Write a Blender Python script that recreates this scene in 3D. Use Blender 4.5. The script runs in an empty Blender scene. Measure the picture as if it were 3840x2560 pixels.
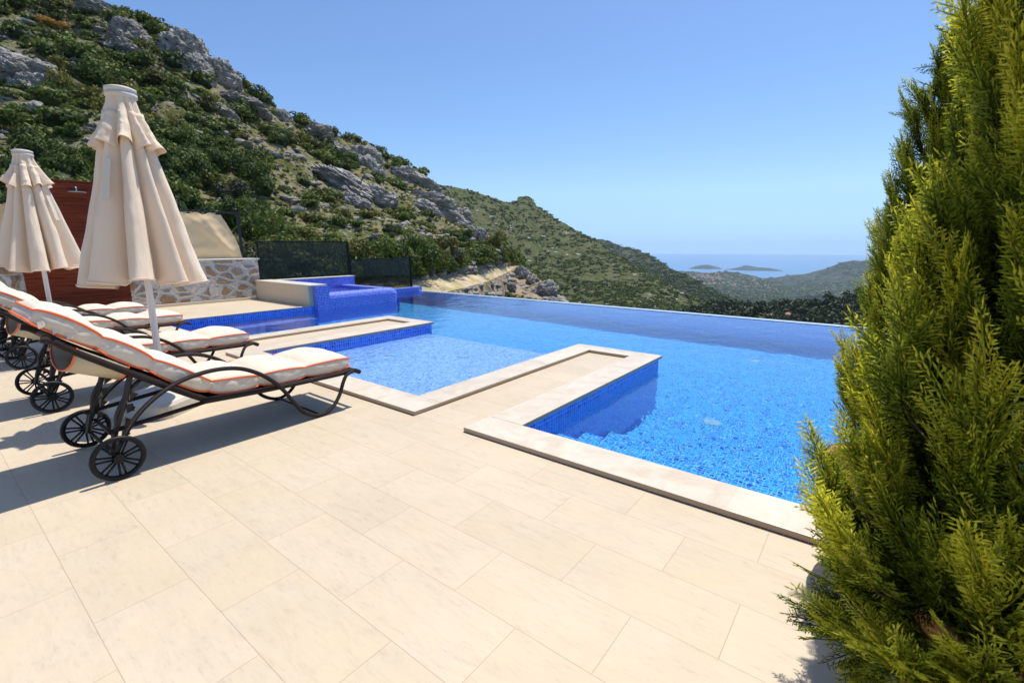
import bpy, bmesh, math, random
import numpy as np
from mathutils import Vector, Matrix, noise as mnoise
C = bpy.context.scene
R = math.radians
PI = math.pi
random.seed(7)
RS = np.random.RandomState(11)

# ------------------------------------------------------------ camera
cam_d = bpy.data.cameras.new('camera')
cam = bpy.data.objects.new('camera', cam_d)
C.collection.objects.link(cam)
CAMH = 1.314
PITCH, YAW, ROLL = R(11.487), R(37.749), R(-0.0707)
cam_d.sensor_width = 36.0
cam_d.lens = 16.612
cam_d.clip_start = 0.05
cam_d.clip_end = 90000
fw = Vector((math.cos(YAW)*math.cos(PITCH), math.sin(YAW)*math.cos(PITCH), -math.sin(PITCH)))
rt = Vector((math.sin(YAW), -math.cos(YAW), 0))
up = rt.cross(fw)
c_, s_ = math.cos(ROLL), math.sin(ROLL)
r2 = c_*rt + s_*up
u2 = -s_*rt + c_*up
cam.matrix_world = Matrix(((r2.x, u2.x, -fw.x, 0), (r2.y, u2.y, -fw.y, 0), (r2.z, u2.z, -fw.z, CAMH), (0, 0, 0, 1)))
cam_d.dof.use_dof = True
cam_d.dof.focus_distance = 4.5
cam_d.dof.aperture_fstop = 8.0
C.camera = cam

# ------------------------------------------------------------ sky, sun, exposure
SUN_EL, SUN_AZ = 69.0, 0.5
w = bpy.data.worlds.new("World")
C.world = w
w.use_nodes = True
nt = w.node_tree
nt.nodes.clear()
o_ = nt.nodes.new('ShaderNodeOutputWorld')
bg = nt.nodes.new('ShaderNodeBackground')
sky = nt.nodes.new('ShaderNodeTexSky')
sky.sky_type = 'NISHITA'
sky.sun_disc = False
sky.sun_elevation = R(SUN_EL)
sky.sun_rotation = R(90 - SUN_AZ)
sky.altitude = 400
sky.air_density = 1.0
sky.dust_density = 1.0
sky.ozone_density = 4.0
bg.inputs[1].default_value = 0.125
wt = nt.nodes.new('ShaderNodeMix'); wt.data_type = 'RGBA'; wt.blend_type = 'MULTIPLY'   # cool white balance of a clear day
wt.inputs[0].default_value = 1.0; wt.inputs[7].default_value = (0.83, 0.955, 1.10, 1)
wc = nt.nodes.new('ShaderNodeTexCoord'); wsx = nt.nodes.new('ShaderNodeSeparateXYZ'); wmx = nt.nodes.new('ShaderNodeMath'); wmx.operation = 'MAXIMUM'; wmx.inputs[1].default_value = 0.10
wcm = nt.nodes.new('ShaderNodeCombineXYZ')
nt.links.new(wc.outputs['Generated'], wsx.inputs[0]); nt.links.new(wsx.outputs[2], wmx.inputs[0])
nt.links.new(wsx.outputs[0], wcm.inputs[0]); nt.links.new(wsx.outputs[1], wcm.inputs[1]); nt.links.new(wmx.outputs[0], wcm.inputs[2]); nt.links.new(wcm.outputs[0], sky.inputs[0])
nt.links.new(sky.outputs[0], wt.inputs[6])
nt.links.new(wt.outputs[2], bg.inputs[0])
nt.links.new(bg.outputs[0], o_.inputs[0])

sun_d = bpy.data.lights.new('sun', 'SUN')
sun_d.energy = 4.2
sun_d.angle = R(0.53)
sun_d.color = (1.0, 0.955, 0.885)
sun = bpy.data.objects.new('sun', sun_d)
C.collection.objects.link(sun)
sdir = Vector((math.cos(R(SUN_EL))*math.cos(R(SUN_AZ)), math.cos(R(SUN_EL))*math.sin(R(SUN_AZ)), math.sin(R(SUN_EL))))
sun.rotation_euler = sdir.to_track_quat('Z', 'Y').to_euler()

C.view_settings.view_transform = 'Standard'
C.view_settings.look = 'None'
C.view_settings.gamma = 1
C.view_settings.exposure = 0.27
C.cycles.use_denoising = True
C.cycles.max_bounces = 10
C.cycles.transparent_max_bounces = 16
C.cycles.transmission_bounces = 8
C.cycles.volume_bounces = 1
C.cycles.sample_clamp_indirect = 6
C.cycles.blur_glossy = 0.5

# ------------------------------------------------------------ helpers
def tag(o, label=None, cat=None, group=None, kind=None):
    if label: o['label'] = label
    if cat: o['category'] = cat
    if group: o['group'] = group
    if kind: o['kind'] = kind
    return o

def empty(name, loc=(0, 0, 0), rz=0):
    o = bpy.data.objects.new(name, None)
    o.empty_display_size = 0.1
    C.collection.objects.link(o)
    o.location = loc
    o.rotation_euler = (0, 0, rz)
    return o

def link(name, me, mat, parent=None, smooth=False):
    o = bpy.data.objects.new(name, me)
    C.collection.objects.link(o)
    if mat is not None:
        for m in (mat if isinstance(mat, (list, tuple)) else [mat]):
            me.materials.append(m)
    if parent is not None: o.parent = parent
    if smooth:
        me.polygons.foreach_set('use_smooth', [True]*len(me.polygons))
    return o

def bobj(name, bm, mat, parent=None, smooth=False, recalc=True):
    me = bpy.data.meshes.new(name)
    if recalc: bmesh.ops.recalc_face_normals(bm, faces=bm.faces)
    bm.to_mesh(me)
    bm.free()
    return link(name, me, mat, parent, smooth)

def npmesh(name, verts, faces, nper):
    """faces: flat (n, nper) int array"""
    me = bpy.data.meshes.new(name)
    v = np.asarray(verts, dtype=np.float32)
    f = np.asarray(faces, dtype=np.int32)
    me.vertices.add(len(v)); me.vertices.foreach_set('co', v.ravel())
    me.loops.add(f.size); me.loops.foreach_set('vertex_index', f.ravel())
    me.polygons.add(len(f))
    me.polygons.foreach_set('loop_start', np.arange(0, f.size, nper, dtype=np.int32))
    me.update(calc_edges=True)
    return me

def box(bm, x0, x1, y0, y1, z0, z1, bevel=0, skip=()):
    vs = [bm.verts.new((x, y, z)) for z in (z0, z1) for y in (y0, y1) for x in (x0, x1)]
    F = {'b': (0, 2, 3, 1), 't': (4, 5, 7, 6), 'f': (0, 1, 5, 4), 'k': (2, 6, 7, 3), 'l': (0, 4, 6, 2), 'r': (1, 3, 7, 5)}
    fs = [bm.faces.new([vs[i] for i in q]) for k, q in F.items() if k not in skip]
    if bevel:
        es = list({e for f in fs for e in f.edges})
        bmesh.ops.bevel(bm, geom=es, offset=bevel, segments=2, profile=0.5, affect='EDGES')

def tube(bm, pts, r, seg=8, closed=False, caps=True):
    pts = [Vector(p) for p in pts]
    n = len(pts)
    rad = r if isinstance(r, (list, tuple)) else [r]*n
    rings = []
    prev = None
    for i in range(n):
        a = pts[(i-1) % n] if (closed or i > 0) else pts[0]
        b = pts[(i+1) % n] if (closed or i < n-1) else pts[-1]
        t = (b-a).normalized()
        if prev is None:
            q = Vector((0, 1, 0)) if abs(t.y) < 0.9 else Vector((1, 0, 0))
            nrm = t.cross(q).normalized()
        else:
            nrm = (prev - t*prev.dot(t)).normalized()
        prev = nrm
        bn = t.cross(nrm)
        rings.append([bm.verts.new(pts[i] + (nrm*math.cos(2*PI*k/seg)+bn*math.sin(2*PI*k/seg))*rad[i]) for k in range(seg)])
    for i in range(n if closed else n-1):
        A, B = rings[i], rings[(i+1) % n]
        for k in range(seg):
            bm.faces.new((A[k], A[(k+1) % seg], B[(k+1) % seg], B[k]))
    if caps and not closed:
        bm.faces.new(rings[0][::-1]); bm.faces.new(rings[-1])

def spline(pts, n):
    """Catmull-Rom through points"""
    P = [Vector(p) for p in pts]
    P = [2*P[0]-P[1]] + P + [2*P[-1]-P[-2]]
    out = []
    m = len(P)-3
    for i in range(n):
        u = i/(n-1)*m
        k = min(int(u), m-1); t = u-k
        a, b, c, d = P[k], P[k+1], P[k+2], P[k+3]
        out.append(0.5*((2*b)+(c-a)*t+(2*a-5*b+4*c-d)*t*t+(3*b-a-3*c+d)*t*t*t))
    return out

def lathe(bm, prof, seg=24, cx=0, cy=0, cap=True):
    rings = []
    for (r, z) in prof:
        rings.append([bm.verts.new((cx+r*math.cos(2*PI*k/seg), cy+r*math.sin(2*PI*k/seg), z)) for k in range(seg)])
    for i in range(len(rings)-1):
        for k in range(seg):
            bm.faces.new((rings[i][k], rings[i][(k+1) % seg], rings[i+1][(k+1) % seg], rings[i+1][k]))
    if cap:
        bm.faces.new(rings[0][::-1]); bm.faces.new(rings[-1])

# ------------------------------------------------------------ materials
class M:
    """small node builder"""
    def __init__(s, name):
        s.m = bpy.data.materials.new(name); s.m.use_nodes = True
        s.t = s.m.node_tree; s.t.nodes.clear()
        s.out = s.n('ShaderNodeOutputMaterial')
    def n(s, typ, **kw):
        nd = s.t.nodes.new(typ)
        for k, v in kw.items(): setattr(nd, k, v)
        return nd
    def put(s, sock, v):
        if isinstance(v, bpy.types.NodeSocket): s.t.links.new(v, sock)
        elif v is not None:
            if isinstance(v, (tuple, list)) and len(v) == 3 and sock.type == 'RGBA': v = (*v, 1)
            sock.default_value = v
    def tc(s, which='Object'):
        return s.n('ShaderNodeTexCoord').outputs[which]
    def map(s, v, scale=(1, 1, 1), rot=(0, 0, 0), loc=(0, 0, 0)):
        nd = s.n('ShaderNodeMapping'); s.put(nd.inputs[0], v)
        nd.inputs['Location'].default_value = loc; nd.inputs['Rotation'].default_value = rot; nd.inputs['Scale'].default_value = scale
        return nd.outputs[0]
    def noise(s, v, scale, detail=3, rough=0.5, dist=0.0, out=0):
        nd = s.n('ShaderNodeTexNoise'); s.put(nd.inputs['Vector'], v)
        nd.inputs['Scale'].default_value = scale; nd.inputs['Detail'].default_value = detail
        nd.inputs['Roughness'].default_value = rough; nd.inputs['Distortion'].default_value = dist
        return nd.outputs[out]
    def vor(s, v, scale, feature='F1', out='Distance', rnd=1.0):
        nd = s.n('ShaderNodeTexVoronoi', feature=feature); s.put(nd.inputs['Vector'], v)
        nd.inputs['Scale'].default_value = scale; nd.inputs['Randomness'].default_value = rnd
        return nd.outputs[out]
    def math(s, op, a, b=None, c=None, clamp=False):
        nd = s.n('ShaderNodeMath', operation=op, use_clamp=clamp)
        s.put(nd.inputs[0], a); s.put(nd.inputs[1], b)
        if c is not None: s.put(nd.inputs[2], c)
        return nd.outputs[0]
    def vmath(s, op, a, b=None):
        nd = s.n('ShaderNodeVectorMath', operation=op); s.put(nd.inputs[0], a); s.put(nd.inputs[1], b)
        return nd.outputs[0]
    def ramp(s, f, stops, interp='LINEAR'):
        nd = s.n('ShaderNodeValToRGB'); s.put(nd.inputs[0], f)
        cr = nd.color_ramp; cr.interpolation = interp
        while len(cr.elements) < len(stops): cr.elements.new(0.5)
        for e, (p, c) in zip(cr.elements, stops):
            e.position = p; e.color = (c, c, c, 1) if isinstance(c, (int, float)) else (*c, 1)
        return nd.outputs[0]
    def mix(s, f, a, b, mode='MIX'):
        nd = s.n('ShaderNodeMix', data_type='RGBA', blend_type=mode)
        s.put(nd.inputs[0], f); s.put(nd.inputs[6], a); s.put(nd.inputs[7], b)
        return nd.outputs[2]
    def sep(s, v):
        nd = s.n('ShaderNodeSeparateXYZ'); s.put(nd.inputs[0], v); return nd.outputs
    def comb(s, x, y, z):
        nd = s.n('ShaderNodeCombineXYZ')
        for i, q in enumerate((x, y, z)): s.put(nd.inputs[i], q)
        return nd.outputs[0]
    def bump(s, h, strength=0.3, dist=0.01, normal=None):
        nd = s.n('ShaderNodeBump'); s.put(nd.inputs['Height'], h)
        nd.inputs['Strength'].default_value = strength; nd.inputs['Distance'].default_value = dist
        if normal is not None: s.put(nd.inputs['Normal'], normal)
        return nd.outputs[0]
    def bsdf(s, col, rough=0.6, normal=None, spec=0.5, metal=0.0, **kw):
        nd = s.n('ShaderNodeBsdfPrincipled')
        s.put(nd.inputs['Base Color'], col); s.put(nd.inputs['Roughness'], rough); s.put(nd.inputs['Metallic'], metal)
        s.put(nd.inputs['Specular IOR Level'], spec)
        if normal is not None: s.put(nd.inputs['Normal'], normal)
        for k, v in kw.items(): s.put(nd.inputs[k.replace('_', ' ')], v)
        return nd.outputs[0]
    def surf(s, sh):
        s.t.links.new(sh, s.out.inputs[0]); return s.m

def rand_obj(m):
    return m.n('ShaderNodeObjectInfo').outputs['Random']

# deck tiles: 0.60 (along Y) x 0.305 running bond, travertine-look porcelain
def mat_deck():
    m = M('deck_travertine_tile')
    co = m.tc()
    x, y, z = m.sep(co)[:]
    WX, LY = 0.3005, 0.5985
    xr = m.math('SUBTRACT', x, 0.532-WX*40)          # a long joint runs at x=0.533
    row = m.math('FLOOR', m.math('DIVIDE', xr, WX))
    odd = m.math('MODULO', row, 2.0)
    yy = m.math('ADD', m.math('SUBTRACT', y, 1.762-LY*40), m.math('MULTIPLY', odd, LY/2))
    col = m.math('FLOOR', m.math('DIVIDE', yy, LY))
    fx = m.math('MODULO', xr, WX); fy = m.math('MODULO', yy, LY)
    ex = m.math('MINIMUM', fx, m.math('SUBTRACT', WX, fx))
    ey = m.math('MINIMUM', fy, m.math('SUBTRACT', LY, fy))
    e = m.math('MINIMUM', ex, ey)
    grout = m.math('SUBTRACT', 1.0, m.math('DIVIDE', e, 0.0022), clamp=True)
    wn = m.n('ShaderNodeTexWhiteNoise', noise_dimensions='2D'); m.put(wn.inputs['Vector'], m.comb(row, col, 0.0))
    # each tile gets its own piece of the travertine pattern, veins running along Y
    off = m.n('ShaderNodeVectorMath', operation='SCALE'); m.put(off.inputs[0], wn.outputs['Color']); off.inputs['Scale'].default_value = 30
    tco = m.vmath('ADD', co, off.outputs[0])
    vein = m.noise(m.map(tco, (1.0, 0.22, 1.0)), 17, 8, 0.72, 0.5)
    fine = m.noise(m.map(tco, (1.0, 0.25, 1.0)), 70, 5, 0.7, 0.3)
    big = m.noise(tco, 3.0, 3, 0.5)
    base = m.ramp(vein, [(0.30, (0.540, 0.435, 0.305)), (0.42, (0.590, 0.483, 0.345)), (0.55, (0.615, 0.505, 0.361)), (0.70, (0.605, 0.482, 0.327))])
    pits = m.ramp(m.math('MULTIPLY', fine, m.ramp(vein, [(0.3, 0.9), (0.6, 1.0)])), [(0.30, 0.87), (0.42, 0.98), (0.6, 1.01)])
    base = m.mix(1.0, base, pits, 'MULTIPLY')
    base = m.mix(m.ramp(big, [(0.4, 0.0), (0.7, 0.4)]), base, (0.620, 0.482, 0.310))
    tone = m.math('MULTIPLY_ADD', wn.outputs['Value'], 0.05, 0.95)
    base = m.mix(1.0, base, m.comb(tone, tone, m.math('MULTIPLY_ADD', wn.outputs['Value'], 0.07, 0.93)), 'MULTIPLY')
    stain = m.ramp(m.noise(co, 0.9, 5, 0.6), [(0.35, 0.92), (0.6, 1.0)])
    base = m.mix(1.0, base, stain, 'MULTIPLY')
    base = m.mix(m.math('MULTIPLY', grout, 0.62), base, (0.27, 0.19, 0.115))
    h = m.math('SUBTRACT', m.math('MULTIPLY', fine, 0.35), grout)
    return m.surf(m.bsdf(base, m.math('MULTIPLY_ADD', fine, 0.3, 0.42), m.bump(h, 0.25, 0.003), 0.35))

def mat_marble():
    m = M('cream_marble_coping')
    co = m.tc()
    x, y, z = m.sep(co)[:]
    n = m.noise(co, 4, 6, 0.62, 1.2)
    col = m.ramp(n, [(0.3, (0.580, 0.466, 0.331)), (0.48, (0.660, 0.553, 0.414)), (0.62, (0.710, 0.611, 0.478)), (0.8, (0.660, 0.533, 0.377))])
    slabx = m.math('FLOOR', m.math('DIVIDE', m.math('ADD', x, 10.05), 0.9)); slaby = m.math('FLOOR', m.math('DIVIDE', m.math('ADD', y, 10.33), 0.9))
    wn = m.n('ShaderNodeTexWhiteNoise', noise_dimensions='2D'); m.put(wn.inputs['Vector'], m.comb(slabx, slaby, 0.0))
    tone = m.math('MULTIPLY_ADD', wn.outputs['Value'], 0.11, 0.9)
    col = m.mix(1.0, col, m.comb(tone, tone, tone), 'MULTIPLY')
    fy = m.math('MODULO', m.math('ADD', y, 10.33), 0.9); fx = m.math('MODULO', m.math('ADD', x, 10.05), 0.9)
    g = m.math('MAXIMUM', m.math('LESS_THAN', fy, 0.002), m.math('LESS_THAN', fx, 0.002))
    col = m.mix(m.math('MULTIPLY', g, 0.4), col, (0.35, 0.27, 0.18))
    veins = m.vor(m.map(m.vmath('ADD', co, m.comb(n, n, n)), (1, 1, 1)), 5, 'DISTANCE_TO_EDGE')
    col = m.mix(m.ramp(veins, [(0.0, 0.25), (0.03, 0.0)]), col, (0.58, 0.44, 0.28))
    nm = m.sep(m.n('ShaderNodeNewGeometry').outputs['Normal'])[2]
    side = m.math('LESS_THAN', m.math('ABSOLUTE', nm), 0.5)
    col = m.mix(side, col, (0.42, 0.31, 0.20))          # vertical slab edges a darker brown
    return m.surf(m.bsdf(col, 0.38, m.bump(m.noise(co, 60, 3), 0.05, 0.002), 0.4))

def mat_mosaic(name, cols, grout_col, size=0.0255, gw=0.0022, grout_amt=1.0, rough=0.12):
    m = M(name)
    co = m.tc()
    geo = m.n('ShaderNodeNewGeometry')
    nx, ny, nz = [m.math('ABSOLUTE', q) for q in m.sep(geo.outputs['Normal'])[:]]
    x, y, z = m.sep(co)[:]
    g = None; cell = []
    for q, nn in ((x, nx), (y, ny), (z, nz)):
        p = m.math('ADD', q, 20.0006)
        f = m.math('MODULO', p, size)
        e = m.math('MINIMUM', f, m.math('SUBTRACT', size, f))
        g1 = m.math('SUBTRACT', 1.0, m.math('DIVIDE', e, gw), clamp=True)
        on = m.math('LESS_THAN', nn, 0.6)
        g1 = m.math('MULTIPLY', m.math('GREATER_THAN', g1, 0.3), on)
        g = g1 if g is None else m.math('MAXIMUM', g, g1)
        cell.append(m.math('MULTIPLY', m.math('FLOOR', m.math('DIVIDE', p, size)), on))
    wn = m.n('ShaderNodeTexWhiteNoise', noise_dimensions='3D'); m.put(wn.inputs['Vector'], m.comb(*cell))
    c = m.ramp(wn.outputs['Value'], [(i/(len(cols)-1), q) for i, q in enumerate(cols)])
    c = m.mix(m.math('MULTIPLY', g, grout_amt), c, grout_col)
    tilt = m.math('MULTIPLY', wn.outputs['Value'], 0.5)
    return m.surf(m.bsdf(c, m.math('MULTIPLY_ADD', g, 0.5, rough), m.bump(m.math('SUBTRACT', tilt, g), 0.15, 0.002), 0.5))

def mat_water(name='pool_water', wave=1.0):
    m = M(name)
    co = m.tc()
    n1 = m.noise(m.map(co, (1.0, 1.25, 1), (0, 0, R(20))), 2.1, 2, 0.5, 0.3)
    n2 = m.noise(m.map(co, (1.0, 1.5, 1), (0, 0, R(-30))), 6.5, 2, 0.55, 0.4)
    n3 = m.noise(m.map(co, (1, 1.0, 1)), 17, 1, 0.5)
    h = m.math('ADD', m.math('MULTIPLY', n1, 0.55), m.math('MULTIPLY', n2, 0.24))
    h = m.math('ADD', h, m.math('MULTIPLY', n3, 0.055))
    nd = m.n('ShaderNodeBsdfPrincipled')
    nd.inputs['Base Color'].default_value = (1, 1, 1, 1)
    nd.inputs['Roughness'].default_value = 0.0
    nd.inputs['IOR'].default_value = 1.333
    nd.inputs['Transmission Weight'].default_value = 1.0
    m.put(nd.inputs['Normal'], m.bump(h, 1.0*wave, 0.0135))
    return m.surf(nd.outputs[0])

def simple(name, col, rough=0.5, var=0.0, scale=20, metal=0.0, spec=0.5, bump=0.0, bscale=80, bdist=0.003):
    m = M(name); co = m.tc()
    c = col
    if var:
        n = m.noise(co, scale, 5, 0.6)
        c = m.mix(n, tuple(q*(1-var) for q in col), tuple(min(1, q*(1+var)) for q in col))
    nrm = m.bump(m.noise(co, bscale, 4, 0.6), bump, bdist) if bump else None
    return m.surf(m.bsdf(c, rough, nrm, spec, metal))

# ------------------------------------------------------------ pool and terrace
ZW = -0.09            # water level
XI, XO = 2.61, 2.32   # pool edge / outer edge of the coping
XINF = 9.80           # inner face of the infinity edge
def quad(bm, pts):
    return bm.faces.new([bm.verts.new(p) for p in pts])
def hrect(bm, x0, x1, y0, y1, z):
    quad(bm, [(x0, y0, z), (x1, y0, z), (x1, y1, z), (x0, y1, z)])

MD = mat_deck()
MM = mat_marble()
deck_slabs = [(-9, XO, -9, 12.34), (XO, XI, 2.24, 2.77), (XO, XI, 6.25, 6.86), (XI, 5.15, 2.23, 2.77), (XI, 5.25, 6.25, 6.86), (XO, 5.45, 9.83, 12.34)]
bm = bmesh.new()
for (a, b, c, d) in deck_slabs:
    hrect(bm, a, b, c, d, 0.0)
me = bpy.data.meshes.new('terrace'); bm.to_mesh(me); bm.free()
tag(link('terrace_floor', me, MD), kind='structure')

# marble coping slabs (35 mm thick, laid on the deck, overhanging the water by 30 mm)
bm = bmesh.new()
for (a, b, c, d) in [(XO, XI, -4.3, 2.24), (XO, XI, 2.77, 6.25), (XO, XI, 6.86, 9.83),
                     (XI, 5.40, 1.93, 2.23), (XI, 5.40, 2.77, 3.06), (5.15, 5.40, 2.23, 2.77),
                     (XI, 5.50, 5.95, 6.25), (XI, 5.50, 6.86, 7.16), (5.25, 5.50, 6.25, 6.86)]:
    vs = [bm.verts.new(p) for p in [(a, c, 0.002), (b, c, 0.002), (b, d, 0.002), (a, d, 0.002), (a, c, 0.035), (b, c, 0.035), (b, d, 0.035), (a, d, 0.035)]]
    for f in ((0, 3, 2, 1), (4, 5, 6, 7), (0, 1, 5, 4), (1, 2, 6, 5), (2, 3, 7, 6), (3, 0, 4, 7)):
        bm.faces.new([vs[i] for i in f])
bmesh.ops.remove_doubles(bm, verts=bm.verts, dist=1e-5)
# interior faces between touching slabs
kill = [f for f in bm.faces if any(f is not g and len(g.verts) == len(f.verts) and set(g.verts) == set(f.verts) for e in f.edges for g in e.link_faces)]
bmesh.ops.delete(bm, geom=list(set(kill)), context='FACES_ONLY')
cop = bobj('pool_coping', bm, MM)
bv = cop.modifiers.new('bevel', 'BEVEL'); bv.width = 0.005; bv.segments = 2; bv.limit_method = 'ANGLE'
tag(cop, kind='structure')
# thin cream edge strip along the far deck
bm = bmesh.new(); box(bm, XI, 5.46, 9.80, 9.90, 0.003, 0.018, 0.003)
tag(bobj('deck_edge_strip', bm, MM), kind='structure')

POOLC = [(0.002, 0.07, 0.46), (0.003, 0.18, 0.66), (0.005, 0.30, 0.78), (0.008, 0.44, 0.84), (0.003, 0.21, 0.68)]
KIDC = [(0.05, 0.20, 0.72), (0.09, 0.30, 0.78), (0.17, 0.42, 0.82), (0.26, 0.52, 0.84), (0.08, 0.27, 0.76)]
MP = mat_mosaic('pool_mosaic', POOLC, (0.16, 0.60, 0.78), gw=0.0042, size=0.032)
MK = mat_mosaic('shallow_mosaic', KIDC, (0.50, 0.70, 0.84), gw=0.0036, size=0.032)
MW = mat_mosaic('wall_mosaic', [(0.010, 0.07, 0.60), (0.014, 0.16, 0.88), (0.03, 0.25, 0.95), (0.006, 0.03, 0.38)], (0.45, 0.56, 0.86), gw=0.0036, size=0.036, grout_amt=0.95)
MJ = mat_mosaic('spill_mosaic', [(0.05, 0.08, 0.55), (0.08, 0.14, 0.76), (0.12, 0.20, 0.84), (0.03, 0.05, 0.42)], (0.50, 0.55, 0.80), gw=0.0036, size=0.036, grout_amt=0.95)

YR = -4.0             # right end of the pool, out of the picture
bm = bmesh.new()      # floors
def floorq(x0, x1, y0, y1, z0, z1): quad(bm, [(x0, y0, z0), (x1, y0, z1), (x1, y1, z1), (x0, y1, z0)])
floorq(4.10, XINF, YR, 1.96, -1.50, -2.15)
floorq(5.37, XINF, 1.96, 7.13, -1.653, -2.15)
floorq(XI, XINF, 7.13, 9.85, -1.45, -2.15)
floorq(7.80, XINF, 9.85, 11.40, -1.95, -2.15)
# entrance steps beside the coping
st = [(XI, 3.12, -0.36), (3.12, 3.58, -0.72), (3.58, 4.10, -1.15)]
for i, (a, b, z) in enumerate(st):
    floorq(a, b, YR, 1.96, z, z)
    zn = st[i+1][2] if i < 2 else -1.50
    quad(bm, [(b, YR, z), (b, YR, zn), (b, 1.96, zn), (b, 1.96, z)])
me = bpy.data.meshes.new('pool_floor'); bm.to_mesh(me); bm.free()
fl = tag(link('pool_floor', me, MP), kind='structure')
bm = bmesh.new()
floorq(XI, 5.37, 3.03, 5.98, -0.38, -0.40)
me = bpy.data.meshes.new('shallow_pool_floor'); bm.to_mesh(me); bm.free()
fk = tag(link('shallow_pool_floor', me, MK), kind='structure')

bm = bmesh.new()      # walls
def wallq(xa, ya, xb, yb, z0, z1=0.001): quad(bm, [(xa, ya, z0), (xb, yb, z0), (xb, yb, z1), (xa, ya, z1)])
XW = XI-0.03
wallq(XW, YR, XW, 1.96, -0.4); wallq(XW, 3.03, XW, 5.98, -0.4); wallq(XW, 7.13, XW, 9.85, -1.5)
wallq(XW, 1.96, 5.37, 1.96, -1.7); wallq(XW, 3.03, 5.37, 3.03, -0.42); wallq(XW, 5.98, 5.47, 5.98, -0.42)
wallq(5.37, 1.96, 5.37, 3.03, -1.7); wallq(5.47, 5.98, 5.47, 7.13, -1.7); wallq(XW, 7.13, 5.47, 7.13, -1.9)
wallq(5.37, 3.03, 5.37, 5.98, -1.7, -0.395)
wallq(XW, 9.85, 5.56, 9.85, -1.9)
wallq(7.80, 9.70, 7.80, 11.40, -2.2, 0.0)
wallq(XW, YR, XINF+0.22, YR, -2.2, 0.02)
# bench along the far wall
quad(bm, [(XW, 9.45, -0.93), (5.40, 9.45, -0.93), (5.40, 9.85, -0.93), (XW, 9.85, -0.93)])
wallq(XW, 9.45, 5.40, 9.45, -1.9, -0.93); wallq(5.40, 9.45, 5.40, 9.85, -1.9, -0.93)
me = bpy.data.meshes.new('pool_wall'); bm.to_mesh(me); bm.free()
pw = tag(link('pool_wall', me, MW), kind='structure')

bm = bmesh.new()
wallq(XINF, YR, XINF, 11.40, -2.2, -0.094)
quad(bm, [(XINF, YR, -0.094), (XINF+0.22, YR, -0.094), (XINF+0.22, 11.40, -0.094), (XINF, 11.40, -0.094)])
me = bpy.data.meshes.new('infinity_edge_inner_wall'); bm.to_mesh(me); bm.free()
MINF = mat_mosaic('edge_mosaic', [(0.015, 0.22, 0.78), (0.02, 0.34, 0.92), (0.04, 0.42, 0.96), (0.012, 0.16, 0.66)], (0.45, 0.62, 0.90), gw=0.0036, size=0.036)
pw2 = tag(link('infinity_edge_inner_wall', me, MINF), kind='structure'); pw2.cycles.is_caustics_receiver = True

# water surface: fine grid so that the waves are real height, open rectangle set
def water_patch(rects):
    bm = bmesh.new()
    for (a, b, c, d) in rects: hrect(bm, a, b, c, d, ZW)
    bmesh.ops.remove_doubles(bm, verts=bm.verts, dist=1e-4)
    bm.normal_update()
    for f in bm.faces:
        if f.normal.z < 0: f.normal_flip()
    return bm
XE = XINF+0.23
ys = [YR, 1.96, 3.03, 5.98, 7.13, 9.70, 9.85, 11.40]
xs = [XW, 5.37, 5.47, 5.56, 7.80, XE]
rects = []
for i in range(len(xs)-1):
    for j in range(len(ys)-1):
        x0, x1, y0, y1 = xs[i], xs[i+1], ys[j], ys[j+1]
        if y0 == 1.96 and x1 <= 5.37: continue
        if y0 == 5.98 and x1 <= 5.47: continue
        if y0 >= 9.85 and x1 <= 7.80: continue
        if y0 == 9.70 and 5.56 <= x0 < 7.80: continue
        rects.append((x0, x1, y0, y1))
bm = water_patch(rects)
wat = bobj('pool_water', bm, mat_water(), smooth=True, recalc=False)
tag(wat, kind='structure')
wat.cycles.is_caustics_caster = True
for o in (fl, fk, pw): o.cycles.is_caustics_receiver = True
sun_d.cycles.is_caustics_light = True

# outer face of the infinity edge and a wet white lip
bm = bmesh.new()
box(bm, XINF+0.235, XINF+0.36, YR-0.3, 11.55, -4.5, -0.10)
tag(bobj('infinity_edge_wall', bm, MW), kind='structure')
bm = bmesh.new()
box(bm, XINF+0.16, XINF+0.345, YR-0.2, 11.42, -0.091, -0.080, 0.003)
tag(bobj('infinity_edge_lip', bm, simple('wet_lip_tile', (0.50, 0.58, 0.66), 0.15, 0.15, 60)), kind='structure')

# drain covers: round pale fittings
ML = simple('pale_fitting', (0.22, 0.50, 0.62), 0.5)
for i, (x, y, z, lab) in enumerate([(4.55, 4.36, -0.385, 'small white round drain cover on the shallow mosaic floor between the two paved jetties'),
                                    (8.3, 1.42, -1.97, 'white round drain cover far out on the deep pool floor'),
                                    (5.35, 1.30, -1.64, 'white round drain cover on the pool floor nearest the front coping and the conifers'),
                                    (4.0, 5.2, -0.385, 'small white round drain cover beside the upper jetty in the shallow pool')]):
    t = empty('drain_cover', (x, y, z)); tag(t, lab, 'drain cover', 'drain covers on the pool floor')
    b = bmesh.new(); lathe(b, [(0.085, 0.004), (0.085, 0.012), (0.072, 0.02), (0.02, 0.022)], 20); q_ = bobj('cover_disc', b, ML, t); q_.cycles.is_caustics_receiver = True
    b = bmesh.new(); lathe(b, [(0.03, 0.022), (0.03, 0.028), (0.01, 0.03)], 12); q_ = bobj('centre_cap', b, ML, t); q_.cycles.is_caustics_receiver = True

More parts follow.
